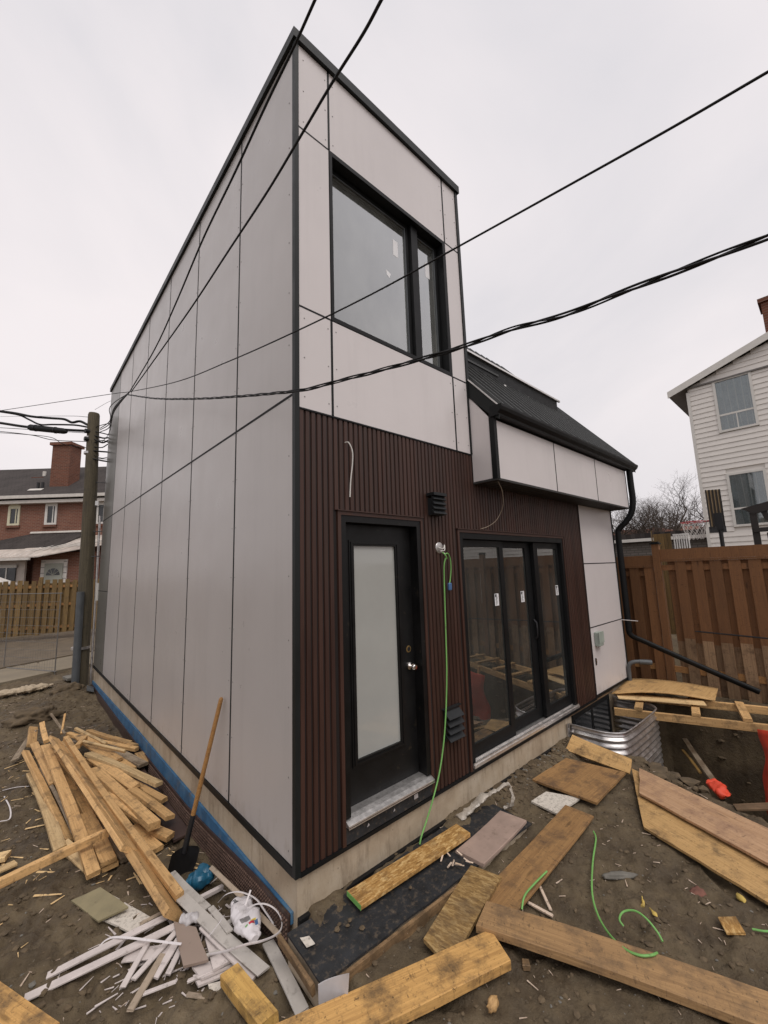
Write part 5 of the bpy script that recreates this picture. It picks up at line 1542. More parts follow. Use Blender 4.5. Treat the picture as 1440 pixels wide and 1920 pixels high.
# ------------------------------------------------------------------ corrugated window well
ww = thing('window_well', 'corrugated galvanised window well against the foundation', 'window well', (4.4, -.3, -.9))
path = [(3.70, -.005), (3.70, -.30), (3.72, -.42), (3.80, -.53), (3.93, -.58), (4.4, -.60), (4.85, -.60), (5.0, -.57), (5.10, -.47), (5.13, -.35), (5.13, -.005)]
pc = catmull([(x, y, 0) for x, y in path], 6)
m = MB()
NZ = 72
for i, p in enumerate(pc):
    t = (pc[min(i + 1, len(pc) - 1)] - pc[max(i - 1, 0)]).normalized()
    nn = Vector((t.y, -t.x, 0))
    for j in range(NZ + 1):
        z = -.10 - .95 * j / NZ
        off = .012 * math.sin(2 * PI * (z + .1) / .068) if j > 2 else .012
        m.v.append(tuple(p + nn * -off + Vector((0, 0, z))))
for i in range(len(pc) - 1):
    for j in range(NZ):
        a = i * (NZ + 1) + j
        m.f.append((a, a + 1, a + NZ + 2, a + NZ + 1))
o = obj('corrugated_wall', m, 'galv', ww, True)
md = o.modifiers.new('thick', 'SOLIDIFY')
md.thickness = .002
obj('rolled_rim', MB().tube([p + Vector((0, 0, -.098)) for p in pc], .009, 8), 'galv', ww, True)
obj('flange', MB().box(3.655, 3.70, -.006, .012, -1.0, -.095), 'galv', ww)
for z in (-.15, -.28):
    obj('bolt', MB().lathe([(.001, -.012), (.009, -.012), (.009, .0)], (3.675, -.006, z), 6, 'Y'), 'galv', ww)
bw = obj('basement_window', MB().box(3.82, 5.0, -.004, .017, -.09, -.03).box(3.82, 3.88, -.004, .017, -.9, -.09).box(4.94, 5.0, -.004, .017, -.9, -.09).box(4.36, 4.42, -.004, .017, -.9, -.09), 'trim', H)
obj('pane', MB().box(3.88, 4.36, .0, .016, -.9, -.09).box(4.42, 4.94, .0, .016, -.9, -.09), 'darkglass', bw)
obj('lintel_board', MB().box(3.70, 5.2, -.006, .017, -.03, -.0185), 'lumberdark', bw)

# ------------------------------------------------------------------ timber frame over the pit
tf = thing('timber_frame', 'ladder of studs and blocks laid over the pit by the fence', 'timber frame', (5.4, -1.0, -.3))
def stud(name, p0, p1, w, t, mat, parent, seed, up=(0, 0, 1)):
    p0, p1 = Vector(p0), Vector(p1)
    o = bpy.data.objects.new(name, timber_mesh(name, (p1 - p0).length, w, t, mat, seed))
    o.parent = parent
    base = parent.location if parent.type == 'EMPTY' else Vector((0, 0, 0))
    o.matrix_local = frame_matrix(p0 - base, p1 - p0, Vector(up))
    col.objects.link(o)
    return o
stud('rail', (4.72, -.16, -.12), (5.92, -3.25, -.12), .045, .095, 'lumber', tf, 1)
stud('rail', (5.40, -.02, -.10), (6.38, -3.10, -.10), .045, .095, 'lumber', tf, 2)
nr_ = Vector((.72, .28, 0)).normalized()
for i, f in enumerate((.085, .27, .42, .60, .78, .92)):
    a = Vector((4.72, -.16, -.08)).lerp(Vector((5.92, -3.25, -.08)), f)
    b = Vector((5.40, -.02, -.065)).lerp(Vector((6.38, -3.10, -.065)), f)
    d = (b - a).normalized()
    stud('block', a - d * .03, b + d * .03, .09, .038, 'lumber', tf, 20 + i)
# bowed plywood lying on the frame
m = MB()
A0, A1, A2, A3 = Vector((4.95, -.06, -.02)), Vector((5.95, .02, -.02)), Vector((6.15, -1.05, -.02)), Vector((5.50, -1.12, -.02))
for i in range(17):
    u = i / 16
    for j in range(7):
        v = j / 6
        p = A0.lerp(A3, u).lerp(A1.lerp(A2, u), v)
        p.z += .055 * math.sin(PI * min(1, u * 1.02)) * (.6 + .4 * (1 - v)) + .01
        m.v.append(tuple(p))
for i in range(16):
    for j in range(6):
        a = i * 7 + j
        m.f.append((a, a + 1, a + 8, a + 7))
o = one('plywood_sheet', m, 'ply', 'bowed thin plywood lying on the timber frame at the fence', 'board', True)
md = o.modifiers.new('thick', 'SOLIDIFY')
md.thickness = .012
stud2 = bpy.data.objects.new('board', timber_mesh('board', 1.0, .2, .018, 'lumberpale', 77))
stud2.matrix_world = frame_matrix(Vector((4.98, -.12, -.035)), Vector((.42, -.90, -.0)), Vector((0, 0, 1)))
col.objects.link(stud2)
stud2['label'], stud2['category'] = 'flat board under the bowed plywood at the fence', 'board'
one('metal_rod', MB().tube([(6.28, -.88, .74), (6.10, -2.9, .70), (6.0, -3.6, .60)], .011, 8).tube([(6.283, -.845, .741), (6.28, -.88, .74)], .008, 8), 'steel', 'thin black rod reaching in from the right before the fence', 'rod')

# ------------------------------------------------------------------ brown fence on the right
fr = thing('brown_fence', 'tall brown stained board fence at the right of the yard', 'fence', (6.55, -2, -.3))
FX = 6.5
def fpart(name, m, mat): return obj(name, m, mat, fr)
ys_ = -.30
bay = 0
def picket(y0, w, x0, z0, z1, wornz):
    # upper part still stained, lower part worn bare
    m = MB().box(x0, x0 + .018, y0, y0 + w, z0, z1)
    pk = fpart('picket', m, 'fencebrown')
    r = random.Random(int(y0 * 1000))
    if wornz is not None:
        zt = wornz + r.uniform(-.03, .03)
        obj('worn_face', MB().box(x0 - .0025, x0 - .0005, y0 + .0015, y0 + w - .0015, z0 + .01, zt), 'fenceworn', pk)
for p, (ya, yb2) in enumerate([(-.42, .0 + 1.6), (-2.86, -.42), (-5.3, -2.86), (-7.74, -5.3)]):
    top = 1.99 if p else 1.90
    fpart('post', MB().box(FX - .05, FX + .05, ya - .05, ya + .05, -.5, 2.08), 'fencebrown')
    fpart('post_cap', MB().box(FX - .068, FX + .068, ya - .068, ya + .068, 2.081, 2.10).prism([(FX - .05, ya - .05, 2.10), (FX + .05, ya - .05, 2.10), (FX + .05, ya + .05, 2.10), (FX - .05, ya + .05, 2.10)], (0, 0, .022)), 'trim')
    a, b = ya + .052, yb2 - .052
    fpart('top_board', MB().box(FX - .022, FX + .012, a, b, top - .165, top), 'fencebrown')
    fpart('rail', MB().box(FX - .034, FX + .02, a, b, top - .20, top - .1655), 'fencebrown')
    fpart('rail', MB().box(FX - .002, FX + .036, a, b, top - .34, top - .255), 'fencebrown')
    fpart('rail', MB().box(FX - .002, FX + .036, a, b, .06, .15), 'fencerail')
    y = a + .012
    k = 0
    while y + .14 < b:
        picket(y, .14, FX - .022, -.26, top - .2005, (.60 if p else None))
        y += .222
    y = a + .122
    while y + .14 < b:
        picket(y, .14, FX + .037, -.26, top - .2005, (.52 if p else None))
        y += .222

# ------------------------------------------------------------------ white sided neighbour house
nh = thing('white_house', 'white lap sided two storey house behind the brown fence', 'house', (16, -5, .2))
NX = 13.5
y_far, y_near = .02, -9.0
def npart(name, m, mat, parent=None, label=None): return obj(name, m, mat, parent or nh, label=label)
WINS = [(-1.40, -.66, 5.47, 6.92), (-1.37, -.66, 2.74, 4.14), (-4.6, -3.6, 5.47, 6.92), (-4.6, -3.6, 2.74, 4.14)]
npart('wall_core', MB().box(NX + .03, NX + 7, y_near, y_far - .02, .0, 7.0).prism([(NX + .03, y_far - .02, 7.0), (NX + .03, -4.5, 8.58), (NX + .03, y_near, 7.0)], (6.9, 0, 0)), 'siding')
z = .2
while z < 8.5:
    z1 = z + .148
    spans = [(y_near, y_far - .06)]
    if z > 6.95:
        f = (z - 6.90) / 1.68
        spans = [(y_near + f * 4.5, y_far - .06 - f * 4.5)]
    for (wa, wb, wz0, wz1) in WINS:
        if z1 > wz0 - .06 and z < wz1 + .06:
            ns = []
            for a, b in spans:
                if wb + .06 < a or wa - .06 > b:
                    ns.append((a, b))
                else:
                    if a < wa - .06: ns.append((a, wa - .06))
                    if wb + .06 < b: ns.append((wb + .06, b))
            spans = ns
    for a, b in spans:
        if b - a > .05:
            npart('siding_board', MB().prism([(NX - .012, a, z), (NX + .006, a, z1), (NX + .03, a, z1), (NX + .03, a, z)], (0, b - a, 0)), 'siding')
    z = z1
npart('corner_board', MB().box(NX - .02, NX + .06, y_far - .06, y_far + .02, .0, 6.85), 'winframe')
for i, (wa, wb, wz0, wz1) in enumerate(WINS):
    f = npart('window', MB().box(NX - .03, NX + .03, wa - .06, wa, wz0 - .06, wz1 + .06).box(NX - .03, NX + .03, wb, wb + .06, wz0 - .06, wz1 + .06).box(NX - .03, NX + .03, wa, wb, wz1, wz1 + .06).box(NX - .03, NX + .03, wa, wb, wz0 - .06, wz0).box(NX - .01, NX + .03, wa, wb, wz0 + .42, wz0 + .47).box(NX - .005, NX + .03, (wa + wb) / 2 - .012, (wa + wb) / 2 + .012, wz0, wz0 + .42), 'winframe')
    npart('pane', MB().box(NX + .0, NX + .006, wa, wb, wz0, wz1), 'pane', f)
    m = MB()
    K = 18
    for q in range(K + 1):
        yy = wa + (wb - wa) * q / K
        m.v += [(NX + .022 + .012 * math.sin(q * 1.9), yy, wz0), (NX + .022 + .012 * math.sin(q * 1.7 + .5), yy, wz1)]
    for q in range(K):
        m.f.append((q * 2, q * 2 + 2, q * 2 + 3, q * 2 + 1))
    npart('curtain', m, 'curtain', f)
npart('drip_cap', MB().box(NX - .05, NX + .03, y_near, y_far - .0, 6.95, 6.99), 'soffitgrey')
npart('roof', MB().prism([(NX - .14, .46, 6.86), (NX - .14, -4.5, 8.66), (NX - .14, -9.5, 6.86), (NX - .14, -9.5, 6.99), (NX - .14, -4.5, 8.79), (NX - .14, .46, 6.99)], (7.4, 0, 0)), 'shingle')
npart('fascia', MB().prism([(NX - .16, .48, 6.80), (NX - .16, -4.5, 8.60), (NX - .16, -4.5, 8.80), (NX - .16, .48, 7.0)], (.018, 0, 0)), 'winframe')
npart('soffit', MB().prism([(NX - .13, .46, 6.845), (NX - .13, .04, 6.99), (NX + 7, .04, 6.99), (NX + 7, .46, 6.845)], (0, 0, -.012)), 'soffitgrey')
ch = npart('chimney', MB().box(NX + .3, NX + 1.0, -2.5, -1.88, 7.3, 8.95), 'brickchimney')
npart('chimney_cap', MB().box(NX + .24, NX + 1.06, -2.56, -1.82, 8.95, 9.07), 'brickchimney', ch)

# ------------------------------------------------------------------ neighbour's yard: shed, hoop, arbour
sh_ = thing('low_shed', 'low flat roofed block shed behind the brown fence', 'shed', (16, 2.5, .2))
obj('wall', MB().box(14.0, 18, -.2, 6, .0, 2.45), 'blockwall', sh_)
obj('roof', MB().box(13.8, 18.2, -.3, 6.2, 2.56, 2.72), 'shingle', sh_)
obj('fascia', MB().box(13.79, 13.83, -.3, 6.2, 2.455, 2.555), 'winframe', sh_)
pn = thing('wooden_crate', 'tan wooden panel crate showing over the brown fence', 'crate', (8.6, .1, .3))
for i in range(5):
    obj('slat', MB().box(8.5, 8.52, -.20 + i * .062, -.142 + i * .062, .3, 2.36), 'fenceyellow', pn)
obj('side', MB().prism([(8.5, .115, .3), (8.5, .115, 2.44), (8.8, .2, 2.44), (8.8, .2, .3)], (0, .02, 0)), 'fenceyellow', pn)
rd = thing('white_radiator', 'white ribbed radiator standing behind the fence near the hoop', 'radiator', (8.5, -.37, .3))
for i in range(7):
    y = -.495 + i * .040
    obj('column', MB().tube([(8.5, y, .3), (8.5, y, 2.30)], .0125, 8), 'radiator', rd, True)
obj('header', MB().box(8.49, 8.51, -.51, -.24, 2.30, 2.335), 'radiator', rd)
hp_ = thing('basketball_hoop', 'basketball hoop with red rim and net seen from behind', 'basketball hoop', (9, -.95, .3))
obj('pole', MB().tube([(9.02, -.93, .3), (9.02, -.93, 2.45)], .035, 10), 'black', hp_, True)
obj('base_collar', MB().tube([(9.02, -.93, 1.98), (9.02, -.93, 2.04)], .055, 10), 'black', hp_, True)
obj('bracket', MB().box(8.98, 9.06, -.99, -.80, 2.38, 2.72), 'black', hp_)
bb = obj('backboard', MB().prism([(8.95, -.80, 2.42), (9.08, -1.00, 2.42), (9.08, -1.00, 3.20), (8.95, -.80, 3.20)], (.025, .012, 0)), 'board_back', hp_)
for i in range(5):
    f = i / 4
    x, y = 8.95 + .13 * f, -.80 - .20 * f
    obj('rib', MB().box(x - .030, x - .004, y - .012, y + .012, 2.42, 3.20), 'darkwood', bb)
obj('lower_cover', MB().prism([(8.92, -.78, 2.33), (9.06, -1.02, 2.33), (9.06, -1.02, 2.45), (8.92, -.78, 2.45)], (.035, .018, 0)), 'black', bb)
rc = Vector((9.10, -.50, 2.585))
ring = [rc + Vector((.225 * math.cos(t), .225 * math.sin(t), 0)) for t in [2 * PI * i / 28 for i in range(29)]]
obj('rim', MB().tube(ring, .009, 8, caps=False).tube([(9.13, -.72, 2.585), (9.14, -.92, 2.585)], .02, 6), 'rimred', hp_, True)
m = MB()
for i in range(12):
    for s in (-1, 1):
        pts = []
        for k in range(5):
            t = 2 * PI * (i + s * k * .5) / 12
            r = .22 - .022 * k
            pts.append(rc + Vector((r * math.cos(t), r * math.sin(t), -.09 * k)))
        m.tube(pts, .005, 4, caps=False)
obj('net', m, 'net', hp_)
ar = thing('dark_arbour', 'dark timber arbour post and beams at the right edge', 'arbour', (8, -1.6, .3))
obj('post', MB().prism([(7.96, -1.50, .3), (8.04, -1.50, .3), (8.04, -1.59, .3), (7.96, -1.59, .3)], (0, 0, 2.28)), 'darkwood', ar)
obj('beam', MB().prism([(7.95, -1.40, 2.66), (7.95, -2.6, 2.93), (7.95, -2.6, 2.80), (7.95, -1.55, 2.55)], (.08, 0, 0)), 'darkwood', ar)
obj('brace', MB().prism([(7.97, -1.62, 2.66), (7.97, -1.72, 2.70), (7.97, -1.74, 2.42), (7.97, -1.69, 2.42)], (.06, 0, 0)), 'darkwood', ar)
obj('brace', MB().box(7.94, 8.02, -2.6, -1.52, 2.24, 2.31), 'darkwood', ar)
obj('planter_box', MB().box(7.95, 8.2, -1.85, -1.68, 2.1, 2.22), 'darkwood', ar)
obj('post', MB().box(7.96, 8.04, -2.55, -2.47, .3, 2.5), 'darkwood', ar)

# ------------------------------------------------------------------ bare trees
def bare_tree(label, base, height, seed, lean=0, levels=7):
    r = random.Random(seed)
    t = thing('bare_tree', label, 'tree', base, 'leafless trees beyond the fence')
    tr, br = MB(), MB()
    def grow(p, d, L, rad, lv):
        n = 4
        pts = [p]
        q = p
        dd = d
        for i in range(n):
            dd = (dd + Vector((r.uniform(-1, 1), r.uniform(-1, 1), r.uniform(-.3, .6))) * .16).normalized()
            q = q + dd * L / n
            pts.append(q)
        (tr if lv < 2 else br).tube(pts, [rad * (1 - .38 * i / n) for i in range(n + 1)], 6 if lv < 3 else 3, caps=False)
        if lv >= levels:
            return
        for k in range(r.choice((2, 3, 3)) if lv else 5):
            a = pts[r.choice((2, 3, 4, 4))] if lv else pts[r.choice((3, 4, 4))]
            o = Vector((r.uniform(-1, 1), r.uniform(-1, 1), r.uniform(-.25, .8))).normalized()
            grow(a, (dd * .55 + o * .8).normalized(), L * r.uniform(.62, .82), rad * r.uniform(.48, .62), lv + 1)
    b = Vector(base)
    grow(b, Vector((lean, 0, 1)).normalized(), height * .30, height * .020, 0)
    obj('trunk', tr, 'bark', t)
    obj('crown', br, 'bark', t)
bare_tree('leafless tree nearest the white house corner', (24.6, 3.0, .2), 7.6, 3, -.05)
bare_tree('leafless tree between the downspout and the white house', (27.5, 4.9, .2), 7.4, 5)
bare_tree('low leafless tree close behind the downspout', (26, 6.3, .2), 5.8, 8)
bare_tree('leafless tree farthest back over the shed roof', (33, 5.2, .2), 7.6, 12)
bare_tree('leafless tree just above the gutter end', (25.5, 4.0, .2), 6.4, 21)
bare_tree('leafless tree half hidden by the white house', (29, 3.4, .2), 7.8, 24)
bare_tree('small leafless tree left of the radiator', (22.5, 3.3, .2), 5.4, 27)
rock((30, 6.3, 1.4), 2.6, 6, 'brickchip', 'far_hedge', 'brown winter hedge mass behind the shed', 'hedge', (1.6, 2.6, .9))

# ------------------------------------------------------------------ utility pole
up_ = thing('utility_pole', 'weathered wooden utility pole at the rear house corner', 'utility pole', (-.20, 8.62, -.4))
obj('pole_shaft', MB().tube([(-.17, 8.62, -.7), (-.19, 8.60, 1.5), (-.235, 8.57, 4.0), (-.27, 8.55, 5.52), (-.27, 8.55, 5.56)], [.145, .137, .125, .112, .10], 18), 'poleold', up_, True)
obj('cable_guard', MB().tube([(-.27, 8.44, -.5), (-.29, 8.43, 1.55)], .07, 12), 'pvcgrey', up_, True)
obj('conduit', MB().tube([(-.005, 8.48, -.4), (-.02, 8.48, 1.7), (-.04, 8.47, 3.2)], .022, 8), 'galv', up_, True)
obj('service_box', MB().box(-.03, .06, 8.40, 8.52, 1.35, 1.72), 'winframe', up_)
obj('tag', MB().box(-.15, -.09, 8.39, 8.40, 3.42, 3.52), 'sticker', up_)
for z in (.35, 4.6, 4.95):
    obj('band', MB().tube([(-.2 - z * .013, 8.6, z), (-.2 - z * .013, 8.6, z + .05)], .172 - z * .006, 16), 'galv', up_, True)
for s in range(5):
    z = 2.3 + s * .55
    obj('step_bolt', MB().tube([(-.2, 8.5, z), (.05, 8.40, z)], .009, 6), 'steel', up_)
for a, b in (((-.42, 8.5, 4.92), (-.30, 8.52, 4.92)), ((-.42, 8.48, 5.10), (-.28, 8.52, 5.10))):
    obj('insulator', MB().tube([a, b], .05, 10), 'black', up_, True)
m = MB()
r = random.Random(2)
for i in range(9):
    a = Vector((-.25, 8.46, 5.2 - i * .09))
    pts = [a, a + Vector((.16, -.06, r.uniform(-.1, .1))), a + Vector((.30, .0, r.uniform(-.05, .15))), a + Vector((.45, .05, r.uniform(-.12, .1)))]
    m.tube(catmull(pts, 4), r.choice((.008, .012, .018)), 6)
obj('cable_tangle', m, 'rubber', up_, True)

# ------------------------------------------------------------------ overhead wires
def extend(pts, L):
    p = [Vector(q) for q in pts]
    d = (p[-1] - p[-2]).normalized()
    st = (p[-1] - p[-2]).length
    return p + [p[-1] + d * st * k for k in range(1, max(2, int(L / st)) + 1)]
def line(key, name, label, ext=0, n=8, mat='rubber', r=None):
    pts, rr = CABLES[key]
    pts = extend(pts, ext) if ext else pts
    return one(name, MB().tube(catmull(pts, 10), r or rr, n), mat, label, 'wire', True)
line('w1', 'overhead_wire', 'black overhead wire running along the roof edge of the tower', 7)
line('w2', 'overhead_wire', 'black overhead wire crossing the top of the tower front', 7)
line('w3', 'overhead_wire', 'thin overhead wire crossing the upper window', 6)
pts, rr = CABLES['w4']
c = catmull(extend(pts, 5), 14)
tw = thing('twisted_cable', 'twisted overhead service cable crossing below the upper window', 'cable', tuple(c[-1]))
cum = [0]
for a, b in zip(c[:-1], c[1:]):
    cum.append(cum[-1] + (b - a).length)
for ph in range(3):
    q = []
    for i, p in enumerate(c):
        d = (c[min(i + 1, len(c) - 1)] - c[max(i - 1, 0)]).normalized()
        u = d.cross(Vector((0, 0, 1))).normalized()
        w = d.cross(u)
        t = cum[i] * 2 * PI / .62 + ph * 2 * PI / 3
        q.append(p + (u * math.cos(t) + w * math.sin(t)) * .0066)
    obj('strand', MB().tube(q, [.0040, .0040, .0032][ph], 7), 'rubber', tw, True)
for k, lab in (('b1', 'service wire of the bundle at the rear house corner, middle one'), ('b2', 'service wire of the bundle at the rear house corner, lowest'), ('b3', 'service wire of the bundle at the rear house corner, topmost'), ('b4', 'looping slack wire beside the bundle at the rear house corner')):
    line(k, 'service_wire', lab)
for k, lab in (('p1', 'upper thick lashed cable running left from the pole'), ('p2', 'drooping cable hanging under the upper lashed cable'), ('p3', 'lower lashed cable carrying the black splice case'), ('p4', 'thin wire just below the splice case'), ('p5', 'slack wire running left above the brick chimney'), ('p6', 'lowest slack wire crossing the brick chimney'), ('p8', 'faint far wire running left behind the pole'), ('p9', 'faint wire rising right from the pole top')):
    line(k, 'pole_cable', lab)
pts, rr = CABLES['p7']
a, b = Vector(pts[0]), Vector(pts[1])
sc_ = thing('splice_case', 'black cable splice case hanging on the lower lashed cable', 'splice case', tuple(a))
obj('case', MB().tube([a, a.lerp(b, .03), a.lerp(b, .08), a.lerp(b, .9), a.lerp(b, .97), b], [.03, .05, .075, .068, .05, .02], 12), 'rubber', sc_, True)
obj('clamp', MB().tube([a.lerp(b, .2), a.lerp(b, .22)], .08, 12).tube([a.lerp(b, .7), a.lerp(b, .72)], .078, 12), 'steel', sc_, True)

# ------------------------------------------------------------------ slat fence and wire panel by the lane
F2 = Vector((math.sin(YAW), math.cos(YAW), 0))
R2 = Vector((math.cos(YAW), -math.sin(YAW), 0))
C0 = Vector((CAM.x, CAM.y, 0))
def cp(u, D, z=0): return C0 + R2 * u + F2 * D + Vector((0, 0, z))
fA, fB = cp(-17.2, 13.2), cp(-9.0, 16.2)
lf = thing('slat_fence', 'yellowish wooden slat fence along the back lane', 'fence', tuple(fA))
fd_ = (fB - fA)
fl = fd_.length
fd_.normalize()
fn = Vector((-fd_.y, fd_.x, 0))
pkm = MB().box(-.07, .07, -.01, .01, 0, 1.98).mesh('picket', 'fenceyellow')
def place(name, me, p, rz_, parent):
    o = bpy.data.objects.new(name, me)
    o.parent = parent
    o.location = p - parent.location
    o.rotation_euler = (0, 0, rz_)
    col.objects.link(o)
    return o
ang = math.atan2(fd_.y, fd_.x)
s = .1
r = random.Random(4)
while s < fl:
    p = fA + fd_ * s
    gzb = -.24 + .30 * s / fl
    o = place('picket', pkm, p + Vector((0, 0, gzb)), ang, lf)
    o.rotation_euler = (0, r.uniform(-.012, .012), ang)
    o.scale.z = r.uniform(.985, 1.01) * (1.93 - gzb) / 2.08
    s += .20 + r.uniform(-.01, .02)
s = .1
while s < fl:
    p = fA + fd_ * (s + .1) + fn * .09
    o = place('picket', pkm, p + Vector((0, 0, -.24 + .30 * s / fl)), ang, lf)
    o.scale.z = .9
    s += .21
rl = MB().box(0, fl, -.02, .02, -.045, .045).mesh('rail', 'fencerail')
for z in (.15, .95, 1.6):
    place('rail', rl, fA + fn * .04 + Vector((0, 0, z)), ang, lf)
pst = MB().box(-.05, .05, -.05, .05, -.1, 1.95).mesh('post', 'fenceyellow')
s = .6
while s < fl:
    place('post', pst, fA + fd_ * s - fn * .06, ang, lf)
    s += 2.2
# construction wire panel
wA, wB = cp(-12.6, 11.6), cp(-7.78, 9.9)
wf_ = thing('wire_fence', 'thin wire construction fence panel standing left of the pole', 'fence', tuple(wA))
dW = (wB - wA)
LW = dW.length
dW.normalize()
m = MB()
m.tube([wA + Vector((0, 0, 1.50)), wB + Vector((0, 0, 1.50))], .012, 6)
m.tube([wA + Vector((0, 0, -.30)), wB + Vector((0, 0, -.30))], .016, 6)
obj('top_tube', m, 'wire', wf_, True)
m = MB()
for i in range(9):
    z = 1.30 - i * .19
    m.tube([wA + Vector((0, 0, z)), wB + Vector((0, 0, z))], .0035, 4)
k = 0
while k * .09 < LW:
    p = wA + dW * k * .09
    m.tube([p + Vector((0, 0, -.30)), p + Vector((0, 0, 1.50))], .0018, 3)
    k += 1
obj('wire_mesh', m, 'wire', wf_)
for f in (.02, .62, .99):
    p = wA + dW * LW * f
    obj('post', MB().tube([p + Vector((0, 0, -.4)), p + Vector((0, 0, 1.52))], .012, 8), 'wire', wf_, True)

# ------------------------------------------------------------------ brick house across the lane
D0 = 21.0
bh = thing('brick_house', 'old red brick house with dark shingle roof across the lane', 'house', tuple(cp(-17, D0 + 3)))
def bq(u, D, z): return cp(u, D, z)
def ubox(u0, u1, D1, D2, z0, z1, m=None):
    m = m or MB()
    p = [bq(u0, D1, z0), bq(u1, D1, z0), bq(u1, D2, z0), bq(u0, D2, z0)]
    m.prism(p, (0, 0, z1 - z0))
    return m
def bpart(name, m, mat, parent=None): return obj(name, m, mat, parent or bh)
U0, U1 = -27.0, -9.0
bpart('wall', ubox(U0, U1, D0, D0 + 7, -.3, 6.0), 'brick')
bpart('roof', MB().prism([bq(U0 - .3, D0 - .35, 6.10), bq(U0 - .3, D0 + 3.6, 8.75), bq(U0 - .3, D0 + 7.4, 6.10)], R2 * (U1 - U0 + .6)), 'shingle')
bpart('eave', ubox(U0 - .3, U1 + .3, D0 - .34, D0 + .0, 5.82, 5.98), 'gutterwhite')
bpart('gutter', ubox(U0 - .3, U1 + .3, D0 - .48, D0 - .345, 6.06, 6.22), 'gutterwhite')
for (u, w, z0, z1, mt) in ((-19.66, .62, 4.72, 5.74, 'wincream'), (-17.72, .62, 4.70, 5.82, 'winframe'), (-15.05, .62, 4.66, 5.80, 'winframe'), (-22.4, .62, 4.72, 5.76, 'winframe')):
    f = bpart('window', ubox(u, u + .13, D0 - .05, D0 - .002, z0, z1, ubox(u + w - .10, u + w, D0 - .05, D0 - .002, z0, z1, ubox(u + .13, u + w - .10, D0 - .05, D0 - .002, z1 - .14, z1, ubox(u + .13, u + w - .10, D0 - .05, D0 - .002, z0, z0 + .10)))), mt)
    bpart('pane', ubox(u + .13, u + w - .10, D0 - .02, D0 - .003, z0 + .1, z1 - .14), 'darkglass', f)
    bpart('sash_bar', ubox(u + w * .62, u + w * .62 + .05, D0 - .035, D0 - .021, z0 + .1, z1 - .14), mt, f)
    bpart('sill', ubox(u - .06, u + w + .06, D0 - .10, D0 - .001, z0 - .12, z0 - .003), 'brickchimney', f)
    m = MB()
    arch = [bq(u + w * .5 + w * .5 * math.cos(t), D0 - .03, z1 + .10 * math.sin(t)) for t in [PI * i / 8 for i in range(9)]]
    m.prism(arch, F2 * .028)
    bpart('arch', m, mt, f)
ch = bpart('chimney', ubox(-18.40, -17.38, D0 + .9, D0 + 1.7, 6.3, 9.30), 'brickchimney')
bpart('chimney_cap', ubox(-18.50, -17.28, D0 + .8, D0 + 1.8, 9.30, 9.46), 'brickchimney', ch)
ch = bpart('chimney', ubox(-20.6, -19.9, D0 + 2.2, D0 + 2.9, 7.2, 7.85), 'brickchimney')
bpart('chimney_pot', MB().tube([bq(-20.1, D0 + 2.5, 7.85), bq(-20.1, D0 + 2.5, 8.25)], .09, 10), 'gutterwhite', ch)
for u in (-18.85, -18.60):
    bpart('vent_pipe', MB().tube([bq(u, D0 + .7, 6.5), bq(u, D0 + .7, 7.15)], .07, 10), 'black')
bpart('vent_flashing', MB().prism([bq(-19.2, D0 + .45, 6.66), bq(-18.45, D0 + .45, 6.66), bq(-18.45, D0 + .62, 6.78), bq(-19.2, D0 + .62, 6.78)], (0, 0, .02)), 'gutterwhite')
# lean-to porch
bpart('porch_roof', MB().prism([bq(-22.0, D0 - .95, 3.30), bq(-16.2, D0 - .95, 3.42), bq(-15.4, D0 - .01, 4.18), bq(-18.4, D0 - .01, 4.18)], (0, 0, .06)), 'shingle')
bpart('porch_flashing', MB().prism([bq(-18.4, D0 - .06, 4.26), bq(-15.2, D0 - .06, 4.26), bq(-15.2, D0 - .01, 4.32), bq(-18.4, D0 - .01, 4.32)], (0, 0, .04)), 'gutterwhite')
m = MB()
cr = bpart('corrugated_awning', MB().prism([bq(-25, D0 - 1.6, 2.92), bq(-16.6, D0 - 1.6, 2.94), bq(-14.0, D0 - .75, 3.50), bq(-14.0, D0 - .05, 4.05), bq(-15.6, D0 - .05, 4.0), bq(-17.8, D0 - 1.0, 3.36), bq(-25, D0 - 1.0, 3.30)], (0, 0, .05)), 'corrug')
for i in range(26):
    u = -23.9 + i * .30
    bpart('awning_rib', MB().tube([bq(u, D0 - 1.61, 2.985), bq(u + .15, D0 - 1.02, 3.36)], .02, 5), 'gutterwhite', cr)
for i in range(7):
    u = -17.3 + i * .42
    bpart('awning_rib', MB().tube([bq(u - .2, D0 - 1.25, 3.24 + i * .035), bq(u + 1.2, D0 - .35, 3.85)], .022, 5), 'gutterwhite', cr)
bpart('awning_gutter', ubox(-25, -16.9, D0 - 1.72, D0 - 1.61, 2.82, 2.93), 'gutterwhite', cr)
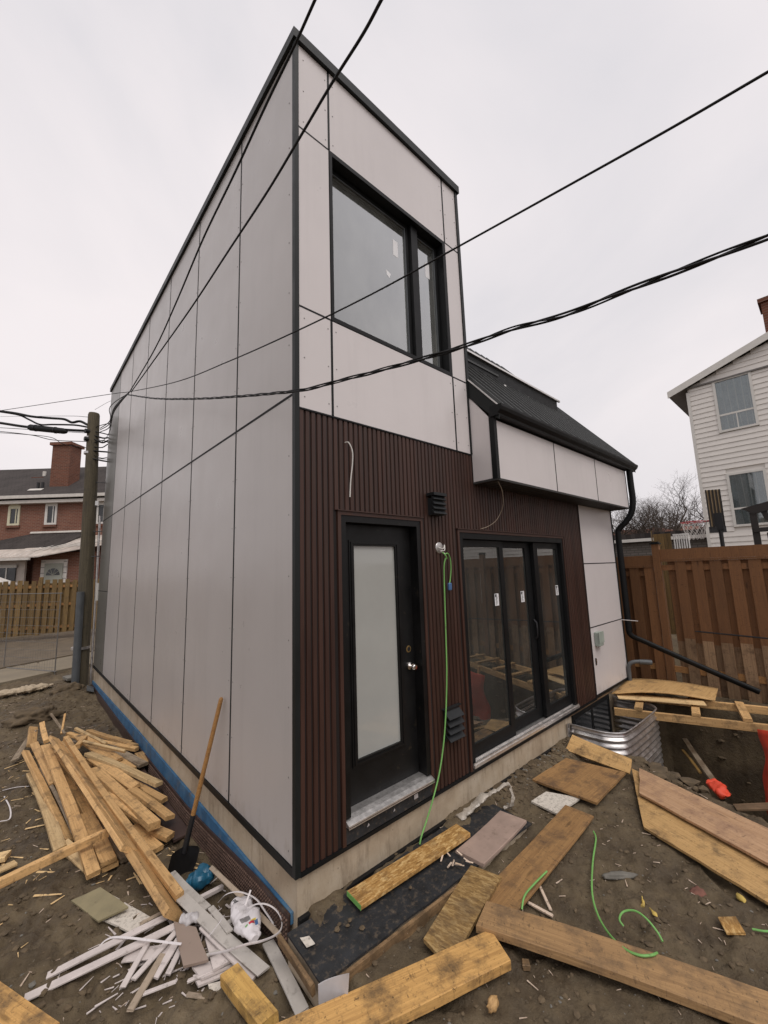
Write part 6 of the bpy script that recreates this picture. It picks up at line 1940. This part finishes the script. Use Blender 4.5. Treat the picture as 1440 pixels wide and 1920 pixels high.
bpart('porch_wall', ubox(-25, -17.75, D0 - .9, D0 - .8, -.3, 2.9), 'corrug')
pw = bpart('porch_window', ubox(-19.05, -18.15, D0 - .96, D0 - .902, 1.5, 2.62), 'darkglass')
bpart('porch_window_frame', ubox(-19.1, -18.1, D0 - .98, D0 - .962, 2.50, 2.64, ubox(-18.62, -18.56, D0 - .98, D0 - .962, 1.5, 2.5)), 'winframe', pw)
bpart('porch_wing', ubox(-17.70, -14.6, D0 - .5, D0 - .02, -.3, 3.2), 'brick')
sp_ = bpart('side_panel', ubox(-17.25, -15.95, D0 - .56, D0 - .504, .2, 2.85), 'siding')
dr = bpart('porch_door', ubox(-17.02, -16.12, D0 - .62, D0 - .564, .2, 2.66), 'doorgrey')
fan = [bq(-16.57 + .34 * math.cos(t), D0 - .63, 2.08 + .34 * math.sin(t)) for t in [PI * i / 12 for i in range(13)]]
bpart('fan_light', MB().prism(fan, F2 * .008), 'darkglass', dr)
for t in (.6, 1.2, 1.94, 2.54):
    a, b = bq(-16.57, D0 - .635, 2.08), bq(-16.57 + .34 * math.cos(t), D0 - .635, 2.08 + .34 * math.sin(t))
    bpart('glazing_bar', MB().tube([a, b], .014, 5), 'doorgrey', dr)
for i in range(9):
    z = .5 + i * .28
    for (ua, ub) in ((-17.25, -17.03), (-16.11, -15.95)):
        bpart('lap_line', ubox(ua, ub, D0 - .575, D0 - .562, z, z + .025), 'soffitgrey', sp_)
wv = thing('white_canopy', 'white canopy edge showing above the slat fence at the left', 'canopy', tuple(cp(-19.6, 17, 1)))
obj('canopy_sheet', MB().prism([cp(-17.6, 16.2, 2.45), cp(-15.6, 16.2, 1.75), cp(-15.6, 16.3, 1.70), cp(-17.6, 16.3, 2.30)], F2 * 1.2), 'gutterwhite', wv)
obj('canopy_post', MB().tube([cp(-15.8, 16.4, -.3), cp(-15.8, 16.4, 1.8)], .04, 8), 'galv', wv)

for o in col.objects:
    if o.parent is None and 'category' in o and 'kind' not in o:
        o['kind'] = 'thing'
